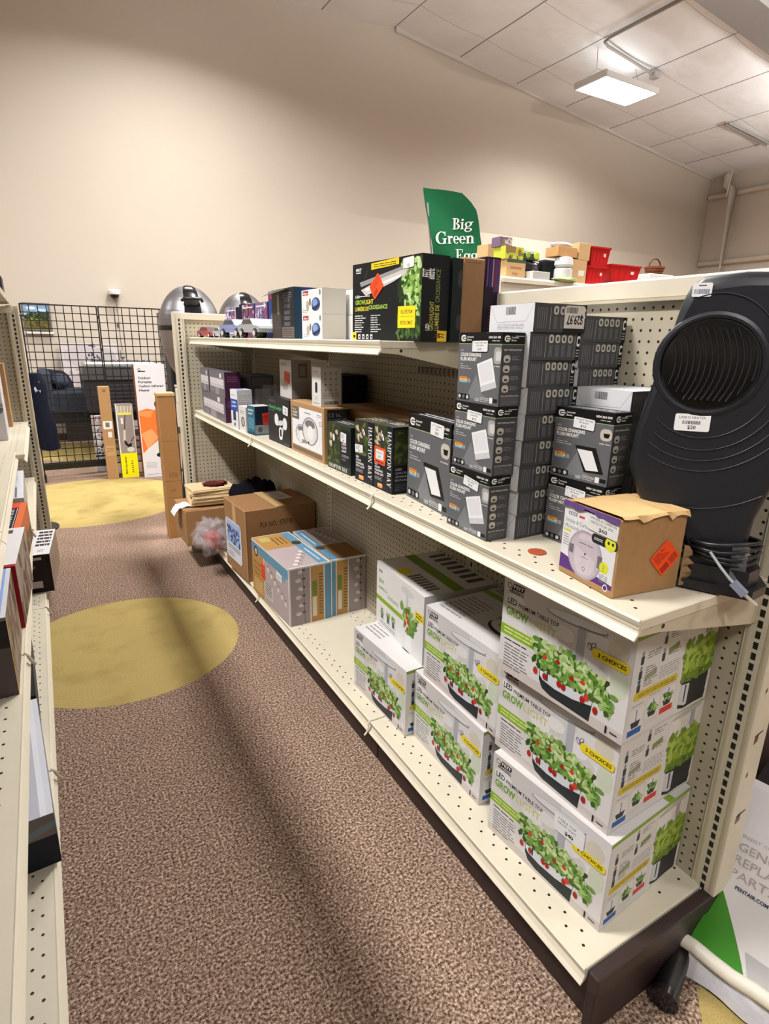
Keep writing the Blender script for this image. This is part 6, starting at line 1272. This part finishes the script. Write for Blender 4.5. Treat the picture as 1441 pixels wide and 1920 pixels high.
# second gondola behind, with goods on its top shelf
ZB2 = 1.93
t = thing('gondola_shelf', 'beige gondola shelf standing crosswise behind the right one, with goods on top', 'shelving unit', (4.1, 3.9, 0))
mb = MB(); mb.box(3.04, 3.56, ZB2 - .03, 5.4, 4.05, ZB2, BEIGE, .003); mb.prism([(3.56, ZB2), (3.553, ZB2 - .012), (3.55, ZB2 - .04), (3.56, ZB2 - .04)], 'x', 3.04, 5.4, CHANNEL); mb.box(3.04, 3.565, ZB2 - .18, 5.4, 3.58, ZB2 - .03, (222, 214, 198)); part(mb, 'shelf', M_SHELF, t, True)
mb = MB(); mb.box(3.04, 4.04, 0, 5.4, 4.05, ZB2 - .03, (200, 186, 158)); part(mb, 'back_panel', M_PEG_X, t, True)
for x in (3.07, 4.22, 5.37): mb = MB(); mb.box(x - .03, 3.98, 0, x + .03, 4.04, ZB2 - .03, BEIGE, .002); part(mb, 'upright', M_SHELF, t, True)
mb = MB(); mb.box(3.04, 3.58, 0, 5.4, 3.98, .16, BEIGE, .003); part(mb, 'base_deck', M_SHELF, t, True)
def small(lb, x0, x1, z0, z1, c, cat='box', name='small_box', y=3.64, dp=.14, paint=None, mat=None, group=None):
    mb = MB(); w, h = x1 - x0, z1 - z0; mb.box(-w/2, -dp/2, 0, w/2, dp/2, h, c, .002)
    if paint: paint(faces(mb, w, dp, h))
    o = mb.build(name, mat or M_PRINT); o.location = ((x0 + x1) / 2, y + dp / 2, z0); return tag(o, lb, cat, group)
KK = (206, 168, 118)
small('tall kraft box right beside the green flag', 2.93, 3.02, 1.96, 2.235, KK, mat=M_KRAFT, y=4.1, name='kraft_box')
bpy.data.objects['kraft_box'].location.z = ZB2 - .0; bpy.data.objects['kraft_box'].location.x = 3.225; bpy.data.objects['kraft_box'].location.y = 3.98
small('kraft box with printed stripes at the left end of the rear shelf top', 3.15, 3.34, ZB2, 2.065, KK, mat=M_KRAFT, name='kraft_box', paint=lambda F: (F['front'].rect(.2, .5, .8, .62, (170, 120, 80)), F['front'].rect(.3, .2, .6, .32, (170, 120, 80)), F['front'].rect(0, .84, 1, 1, (60, 80, 60))))
small('purple-white product box topmost at the left end of the rear shelf', 3.12, 3.24, 2.155, 2.225, (120, 96, 120), y=3.70, dp=.1, paint=lambda F: F['front'].leaves(.3, .1, .95, .9, 14, [(200, 190, 210), (150, 110, 130)], .02, 3))
small('green fruit-printed box with a kraft side on the striped kraft box', 3.13, 3.31, 2.066, 2.155, (196, 204, 70), paint=lambda F: (F['front'].rect(0, .5, .55, 1, (150, 120, 84)), F['front'].leaves(.05, .05, .95, .5, 14, [(120, 50, 40), (110, 140, 50), (214, 214, 120)], .018, 4), F['front'].ell(.78, .55, .1, .3, (150, 110, 60))))
mb = MB(); mb.blob((0, 0, .075), .15, .09, .085, (34, 36, 36), 4, .14, 3, flat=.0); o = mb.build('plastic_bag', M_GLOSS); o.location = (3.50, 3.78, ZB2); tag(o, 'crumpled black plastic bag on the rear shelf between kraft boxes', 'bag')
mb = MB(); mb.box(-.10, -.06, 0, .10, .06, .065, (60, 76, 44), .02); mb.lathe((-.04, -.061, .035), [(.025, 0), (.02, .006)], (150, 170, 70), 14, (0, -1, 0)); mb.lathe((.05, -.061, .035), [(.03, 0), (.024, .008)], (206, 226, 60), 14, (0, -1, 0)); o = mb.build('power_tool', M_PLAST); o.location = (3.45, 3.76, ZB2 + .155); tag(o, 'lime and dark green round-ended tool lying on the black plastic bag', 'tool')
small('clear white lidded tub in front of the black plastic bag', 3.36, 3.54, ZB2, 1.99, (214, 212, 210), 'tub', 'lidded_tub', 3.575, .09)
mb = MB(); mb.box(-.07, -.05, 0, .07, .06, .17, (34, 36, 40), .015); o = mb.build('cloth_bag', M_CLOTH); o.location = (3.655, 3.74, ZB2); tag(o, 'black fabric bag standing upright left of the white cloth roll', 'bag')
mb = MB(); mb.lathe((0, 0, 0), [(.06, 0), (.075, .02), (.075, .10), (.062, .112)], (222, 220, 224), 20); mb.lathe((0, 0, .115), [(.06, 0), (.078, .02), (.07, .07), (.05, .08)], (230, 228, 230), 20); o = mb.build('cloth_roll', M_CLOTH); o.location = (3.76, 3.66, ZB2); tag(o, 'white cloth rolls stacked beside the kraft carton on the rear shelf', 'cloth')
mb = MB(); mb.blob((0, 0, .016), .12, .05, .018, (190, 206, 150), 6, .2); o = mb.build('garland', M_CLOTH); o.location = (3.70, 3.575, ZB2); tag(o, 'pale green leafy strand lying along the rear shelf front edge', 'garland')
small('kraft carton with a white label beside the stacked red bins', 3.84, 4.01, ZB2, 2.115, KK, mat=M_KRAFT, name='kraft_box', paint=lambda F: F['front'].rect(.45, .35, .85, .58, (236, 234, 230)))
small('kraft carton in the upper row, right half', 3.90, 4.03, 2.117, 2.245, KK, mat=M_KRAFT, name='kraft_box')
small('kraft carton in the upper row carrying a white cloth, left half', 3.67, 3.885, 2.128, 2.20, (196, 150, 96), mat=M_KRAFT, name='kraft_box')
mb = MB(); mb.blob((0, 0, .014), .11, .06, .024, (236, 234, 232), 8, .1); o = mb.build('white_cloth', M_CLOTH); o.location = (3.77, 3.71, 2.205); tag(o, 'folded white cloth on top of the left upper kraft carton', 'cloth')
def bin_(lb, cx_, cy_, z, w, d, h, tilt=0):
    t = thing('storage_bin', lb, 'storage bin', (cx_, cy_, z), math.radians(-4), 'red plastic bins on the rear shelf'); R_ = (206, 24, 28)
    mb = MB(); a, b = .42, .5; A = [(-w * a, -d * a), (w * a, -d * a), (w * a, d * a), (-w * a, d * a)]; Bq = [(-w * b, -d * b), (w * b, -d * b), (w * b, d * b), (-w * b, d * b)]; th = .004
    I = [(x * .96, y * .94) for x, y in Bq]; J = [(x * .95, y * .93) for x, y in A]
    vs = [(x, y, 0) for x, y in A] + [(x, y, h) for x, y in Bq] + [(x, y, h) for x, y in I] + [(x, y, .006) for x, y in J]
    fs = [(3, 2, 1, 0)] + [(k, (k + 1) % 4, 4 + (k + 1) % 4, 4 + k) for k in range(4)] + [(4 + k, 4 + (k + 1) % 4, 8 + (k + 1) % 4, 8 + k) for k in range(4)] + [(8 + k, 8 + (k + 1) % 4, 12 + (k + 1) % 4, 12 + k) for k in range(4)] + [(12, 13, 14, 15)]
    mb.add(vs, fs, R_)
    for k in range(5): x = -w * .36 + w * .18 * k; mb.add([(x - .004, -d * .425, .01), (x + .004, -d * .425, .01), (x * 1.15 + .004, -d * .497, h * .85), (x * 1.15 - .004, -d * .497, h * .85)], [(0, 1, 2, 3)], (176, 16, 22))
    part(mb, 'tub', M_PLAST, t)
    mb = MB(); 
    for p, q_ in ((0, 1), (1, 2), (2, 3), (3, 0)): mb.bar((Bq[p][0] * 1.02, Bq[p][1] * 1.02, h), (Bq[q_][0] * 1.02, Bq[q_][1] * 1.02, h), .014, .012, (190, 20, 26))
    part(mb, 'rim', M_PLAST, t); mb = MB(); mb.box(w * .18, -d * .485, h * .55, w * .28, -d * .475, h * .72, (236, 226, 222)); part(mb, 'label', M_PRINT, t)
bin_('lower red plastic bin of the stacked pair on the rear shelf', 4.135, 3.72, ZB2, .22, .17, .145)
bin_('upper red plastic bin of the stacked pair on the rear shelf', 4.16, 3.72, ZB2 + .146, .21, .17, .15)
bin_('single red plastic bin standing alone on the rear shelf', 4.49, 3.72, ZB2 + .035, .35, .18, .145)
mb = MB(); mb.box(4.31, 3.62, ZB2, 4.68, 3.82, ZB2 + .034, (90, 60, 50), .004); single(mb, 'flat_box', M_KRAFT, 'flat dark box under the single red bin', 'box', (4.5, 3.72, ZB2))
mb = MB(); mb.box(4.80, 3.62, ZB2, 5.13, 3.80, ZB2 + .145, (226, 224, 222), .006); single(mb, 'white_carton', M_PRINT, 'white flat-topped carton under the wicker basket at the far right', 'box', (4.96, 3.71, ZB2))
t = thing('wicker_basket', 'small brown wicker basket with a hoop handle on the rear shelf', 'basket', (4.95, 3.70, ZB2 + .146))
mb = MB(); mb.lathe((0, 0, 0), [(.055, 0), (.075, .03), (.085, .065), (.08, .068), (.06, .01)], (110, 66, 44), 20, sx=1.1); 
for z in (.015, .035, .055): mb.tube([((.064 + .32 * z) * 1.12 * math.cos(2 * PI * k / 20), (.064 + .32 * z) * math.sin(2 * PI * k / 20), z) for k in range(21)], .005, (130, 80, 54), 5)
part(mb, 'basket_body', M_CLOTH, t); mb = MB(); mb.tube([(-.08 * math.cos(a), 0, .06 + .075 * math.sin(a)) for a in [PI * k / 14 for k in range(15)]], .006, (100, 60, 40), 6); part(mb, 'handle', M_CLOTH, t)

# ------------------------------------------------------------------ goods on the left gondola
def lbox(kind, lb, xr, y0, z, w, dy, h, c, paint, rz=0, edge=None, mat=None, extra=None, group=None):
    """carton on the left shelves: xr = aisle-side x at the near end, near end at y0, depth dy away from the viewer"""
    b = Box(kind, w, dy, h, c, paint, edge, mat); r = math.radians(rz)
    ctr = Vector((xr, y0, z)) + Matrix.Rotation(r, 3, 'Z') @ Vector((-w / 2, dy / 2, 0))
    return b.put(lb, ctr.x, ctr.y, ctr.z, rz, group, corner=False, extra=extra)
Z2 = .575
def p_lblue(F):
    f = F['front']; f.rect(0, 0, 1, 1, (92, 80, 82)); f.rect(0, .62, 1, .96, (40, 36, 40)); f.rect(0, .96, 1, 1, (120, 118, 122)); F['right'].rect(0, 0, 1, 1, (150, 132, 118)); F['right'].leaves(.02, .05, .98, .95, 24, [(120, 100, 86), (170, 152, 138), (90, 74, 62)], .05, 3); F['right'].rect(0, 0, .05, 1, (190, 160, 104))
    t_ = F['top']; t_.rect(0, 0, 1, 1, (136, 168, 222)); t_.rect(.95, 0, 1, 1, (216, 216, 220)); t_.text('MIXER', .86, .08, .10, (220, 228, 240), .3, .02, 90)
lbox('appliance_box', 'blue-topped box with a scuffed grey side, nearest on the left middle shelf', -.152, 1.56, Z2, .22, .36, .215, (150, 132, 118), p_lblue, 0, (150, 150, 154))
def p_lwhite(F):
    F['front'].rect(0, 0, 1, 1, (150, 26, 30)); F['right'].rect(0, 0, 1, 1, (160, 142, 128)); F['right'].leaves(.02, .05, .98, .95, 24, [(120, 102, 88), (176, 160, 146), (96, 80, 68)], .05, 4)
    t_ = F['top']; t_.rect(0, 0, 1, 1, (232, 230, 230)); t_.rect(.0, 0, 1, .05, (160, 30, 34)); t_.lines(.3, .86, .8, .6, 5, (70, 70, 74), 5); t_.lines(.3, .5, .8, .15, 6, (150, 150, 156), 6); t_.rect(.74, .84, .86, .94, (90, 70, 60))
lbox('appliance_box', 'white-topped box with red near end, second on the left middle shelf', -.143, 1.96, Z2, .23, .42, .205, (160, 142, 128), p_lwhite, -2.5, (222, 216, 212))
def p_lhb(F):
    F['front'].rect(0, 0, 1, 1, (26, 28, 36)); F['right'].rect(0, 0, 1, 1, (206, 110, 66)); F['right'].rect(0, 0, 1, .45, (110, 92, 70)); F['right'].leaves(.02, .02, .98, .6, 20, [(90, 74, 56), (150, 120, 90)], .04, 5)
    t_ = F['top']; t_.rect(0, 0, 1, 1, (26, 28, 38)); t_.rect(0, .82, 1, 1, (226, 76, 54)); t_.rect(.90, 0, 1, 1, (222, 112, 66)); t_.rect(.875, 0, .885, .8, (200, 200, 206)); t_.text('HAMPTON BAY', .84, .06, .16, WHITE, .72, rot=90, font='serif'); t_.rrect(.34, .50, .58, .80, (226, 230, 226), .2); t_.rect(.42, .40, .56, .44, (220, 220, 220))
lbox('light_fixture_box', 'black and orange-red fixture box with serif lettering on top, on the left middle shelf', -.149, 2.44, Z2, .24, .48, .165, (206, 110, 66), p_lhb, -2.5, (222, 130, 84))
def p_lpap(F):
    F['front'].rect(0, 0, 1, 1, (200, 196, 196)); F['right'].rect(0, 0, 1, 1, (196, 186, 176)); t_ = F['top']; t_.rect(0, 0, 1, 1, (226, 228, 234)); t_.lines(.1, .9, .9, .55, 6, (176, 180, 190), 4); t_.rect(.05, .05, .2, .2, (60, 60, 66))
    for k in range(7): t_.rect(.26 + .1 * k, .03, .29 + .1 * k, .36, (120, 122, 130))
lbox('appliance_box', 'white box with fine grey print on top, farthest on the left middle shelf', -.146, 3.08, Z2, .25, .66, .148, (200, 196, 196), p_lpap, 1, (232, 232, 236))
def p_llow(F):
    f = F['front']; f.rect(0, 0, 1, 1, (36, 20, 22)); f.rect(.3, .86, .8, .93, (200, 196, 196)); f.ell(.5, .68, .14, .06, (110, 90, 84)); f.rect(.1, .12, .75, .3, (196, 190, 190)); f.rect(.9, 0, 1, 1, (20, 16, 18)); F['right'].rect(0, 0, 1, 1, (166, 146, 128)); F['right'].lines(.1, .7, .9, .3, 3, (150, 130, 112), 3)
    t_ = F['top']; t_.rect(0, 0, 1, 1, (234, 232, 234)); t_.lines(.1, .92, .5, .4, 9, (150, 150, 156), 4); t_.lines(.6, .95, .95, .3, 5, (50, 50, 54), 5, .6); t_.rect(.15, .8, .4, .9, (110, 112, 120)); t_.text('NO', .7, .1, .1, (110, 110, 116), .14)
lbox('appliance_box', 'white-topped dark box jutting from the left base deck into the aisle', -.084, 3.256, ZB, .19, .44, .205, (166, 146, 128), p_llow, -5, (206, 200, 196))
def p_llean(F):
    f = F['front']; f.rect(0, 0, 1, 1, (28, 32, 44)); f.rect(0, .58, 1, 1, (120, 112, 108)); f.poly([(0, .40), (.35, .62), (1, .86), (1, .74), (.4, .48), (0, .30)], (120, 134, 142)); f.ell(.35, .50, .16, .16, (134, 148, 156)); f.lines(.28, .56, .42, .46, 2, (70, 80, 90), 3); f.text('LIGHTED', .12, .22, .08, (150, 150, 160), .4); f.lines(.1, .18, .6, .06, 2, (130, 130, 140), 4); F['right'].rect(0, 0, 1, 1, (190, 190, 200)); F['right'].rect(0, 0, .08, 1, (40, 44, 56))
    t_ = F['top']; t_.rect(0, 0, 1, 1, (226, 226, 234)); t_.rect(.70, 0, .86, 1, (186, 188, 200)); t_.rect(.93, 0, 1, 1, (214, 216, 226)); t_.rect(0, .9, .7, 1, (206, 206, 216))
lbox('appliance_box', 'white-topped box with a black and grey printed near end, on the left base deck', -.112, 1.40, ZB, .20, .56, .15, (190, 190, 200), p_llean, 3.6, (220, 220, 228))
def p_lblk(F):
    F['front'].rect(0, 0, 1, 1, (20, 22, 28)); F['right'].rect(0, 0, 1, 1, (40, 46, 56)); F['top'].rect(0, 0, 1, 1, (24, 26, 32)); F['top'].text('ALERT', .80, .05, .14, WHITE, .34, .03, 90)
lbox('appliance_box', 'long black box behind the white-topped one on the left base deck', -.150, 1.98, ZB, .18, .62, .15, (24, 26, 32), p_lblk, 2.5, (50, 56, 66))
lbox('shipping_box', 'narrow kraft carton standing on the left upper shelf beside the far pegboard', -.185, 4.02, .93, .16, .12, .36, KRAFT, lambda F: None, 0, (170, 130, 90), M_KRAFT)
lbox('product_box', 'tall white printed box on the left upper shelf in front of the kraft carton', -.190, 3.5, .93, .16, .2, .40, (214, 210, 214), lambda F: F['front'].leaves(.05, .05, .95, .95, 30, [(150, 150, 170), (190, 186, 190), (120, 110, 110)], .02, 7), 0, (200, 190, 184))
lbox('product_box', 'dark box on the top left shelf near the picture edge', -.128, 4.30 - .32, 1.656, .22, .24, .10, (26, 24, 26), lambda F: (F['front'].rect(0, 0, 1, .3, (110, 84, 60)), F['right'].rect(0, .2, 1, 1, (46, 44, 48))), 0, (60, 58, 60))
for k, (y, h, c) in enumerate(((2.9, .34, (70, 50, 44)), (2.2, .26, (60, 62, 70)), (1.4, .3, (150, 120, 90)), (.6, .28, (60, 60, 64)))):
    lbox('product_box', ('brown-black tall box on the top left shelf', 'grey box on the top left shelf', 'tan box on the top left shelf', 'charcoal box on the top left shelf')[k], -.30, y, 1.656, .20, .5, h, c, lambda F: None)

# ------------------------------------------------------------------ near right corner
t = thing('cartridge_bag', 'white printed poly bag with a green corner leaning beyond the shelf end', 'bag', (1.22, .46, 0))
b0 = Vector((1.20, .556, .012)); bu = Vector((.04, -.195, 0)).normalized(); bv = Vector((.30, .075, .285)).normalized(); bn = bu.cross(bv).normalized()
if bn.z < 0: bn = -bn
BW, BH = .34, .46; NU, NV = 18, 22; rnd = random.Random(6)
def bag_pt(a, b, side=1):
    puff = .035 * (max(0, math.sin(PI * a)) ** .5) * (max(0, math.sin(PI * b)) ** .5) * (1 + .12 * math.sin(9 * a + 5 * b) * math.sin(7 * b)) + .0015
    return b0 + bu * (a * BW * (1 - .10 * b)) + bv * (b * BH) + bn * (.035 + side * puff)
mb = MB(); P = [bag_pt(i / NU, j / NV, 1) for j in range(NV + 1) for i in range(NU + 1)]; Q = [bag_pt(i / NU, j / NV, -1) for j in range(NV + 1) for i in range(NU + 1)]
flip = (P[1] - P[0]).cross(P[NU + 1] - P[0]).dot(bn) < 0
for j in range(NV):
    for i in range(NU):
        a, b = (i + .5) / NU, (j + .5) / NV
        c = (230, 226, 226)
        k = j * (NU + 1) + i; fq = (k, k + 1, k + NU + 2, k + NU + 1)
        mb.add([P[v] for v in fq], [(0, 1, 2, 3)] if not flip else [(3, 2, 1, 0)], c, 0, True); mb.add([Q[v] for v in fq], [(3, 2, 1, 0)] if not flip else [(0, 1, 2, 3)], (224, 220, 220), 0, True)
def bag_patch(fa0, fa1, b0_, b1_, c, lift):
    pts = []
    for j in range(25):
        b = b0_ + (b1_ - b0_) * j / 24
        for i in range(17): pts.append(bag_pt(fa0(b) + (fa1(b) - fa0(b)) * i / 16, b) + bn * lift)
    fs = [(17 * j + i, 17 * j + i + 1, 17 * j + i + 18, 17 * j + i + 17) for j in range(24) for i in range(16)]
    mb.add(pts, fs if not flip else [tuple(reversed(q_)) for q_ in fs], c, 0, True)
bag_patch(lambda b: .03 + .02 * b, lambda b: .05 + .40 * (1 - (b / .47) ** 1.25), .03, .47, (66, 142, 42), .0006)
bag_patch(lambda b: .46 - .5 * max(0, b - .02), lambda b: .97, .03, .17, (186, 184, 183), .0008)
part(mb, 'bag_body', M_PAPERY, t, True)
mb = MB()
def bag_text(s_, a, b, h, wd, c, bold=0):
    gv, gf, gw = glyphs(s_, bold); pts = []
    for (p, q_) in gv: pts.append(bag_pt(a + p * wd / gw, b + q_ * h / .73) + bn * .0012)
    mb.add(pts, gf if not flip else [tuple(reversed(z)) for z in gf], c)
bag_text('INSIST ON', .16, .665, .018, .22, (190, 180, 172)); bag_text('GENUINE', .16, .595, .045, .42, (176, 166, 160)); bag_text('REPLACEMENT', .16, .525, .045, .66, (176, 166, 160)); bag_text('PARTS', .16, .455, .045, .30, (176, 166, 160)); bag_text('PENTAIR.COM', .22, .405, .018, .22, (50, 60, 90), .03)
part(mb, 'lettering', M_PRINT, t, True)
mb = MB(); mb.tube([b0 + bu * (-.005 + BW * k / 8) + bn * (.062 + .003 * math.sin(k)) + bv * (.018 + .003 * math.sin(k * 1.7)) for k in range(9)], .017, (226, 220, 206), 10); part(mb, 'rolled_edge', M_PAPERY, t, True)
mb = MB(); V1 = []
for k in range(15):
    p = b0 + bu * (-.012 + BW * 1.03 * k / 14) + bn * .05; V1 += [p + bv * .012, p - bv * (.018 + .004 * math.sin(k * 2)) + bn * (.006 * math.sin(k * 1.3)), p - bv * (.042 + .004 * math.sin(k * 1.1)) - bn * .012]
mb.add(V1, [(3 * k + a, 3 * k + a + 1, 3 * k + a + 4, 3 * k + a + 3) for k in range(14) for a in (0, 1)], (222, 222, 230), 0, True); part(mb, 'sealed_film', M_FOIL, t, True)
t = thing('carton_stand', 'dark stand under the white poly bag', 'stand', (1.42, .52, 0))
mb = MB(); mb.prism([(1.30, 0), (1.72, 0), (1.72, .36), (1.60, .36), (1.30, .075)], 'y', .20, .62, (34, 28, 28)); part(mb, 'wedge_base', M_DARK, t, True)
t = thing('display_stand_leg', 'black tubular stand foot poking out on the carpet below the shelf corner', 'stand', (1.05, .50, 0))
mb = MB(); mb.tube([(1.05, .493, .032), (1.16, .535, .034), (1.285, .585, .036)], .026, (20, 18, 19), 12); part(mb, 'tube', M_PLAST, t, True)
mb = MB(); mb.cyl((1.038, .488, .032), (1.054, .4945, .032), .031, (26, 24, 25), 14); part(mb, 'end_cap', M_GLOSS, t, True)
mb = MB(); mb.box(1.34, .64, 0, 1.86, .70, .92, (58, 34, 26), .004); single(mb, 'wooden_panel', M_DARK, 'dark brown wooden panel behind the beige end post at the right edge', 'panel', (1.6, .67, 0))
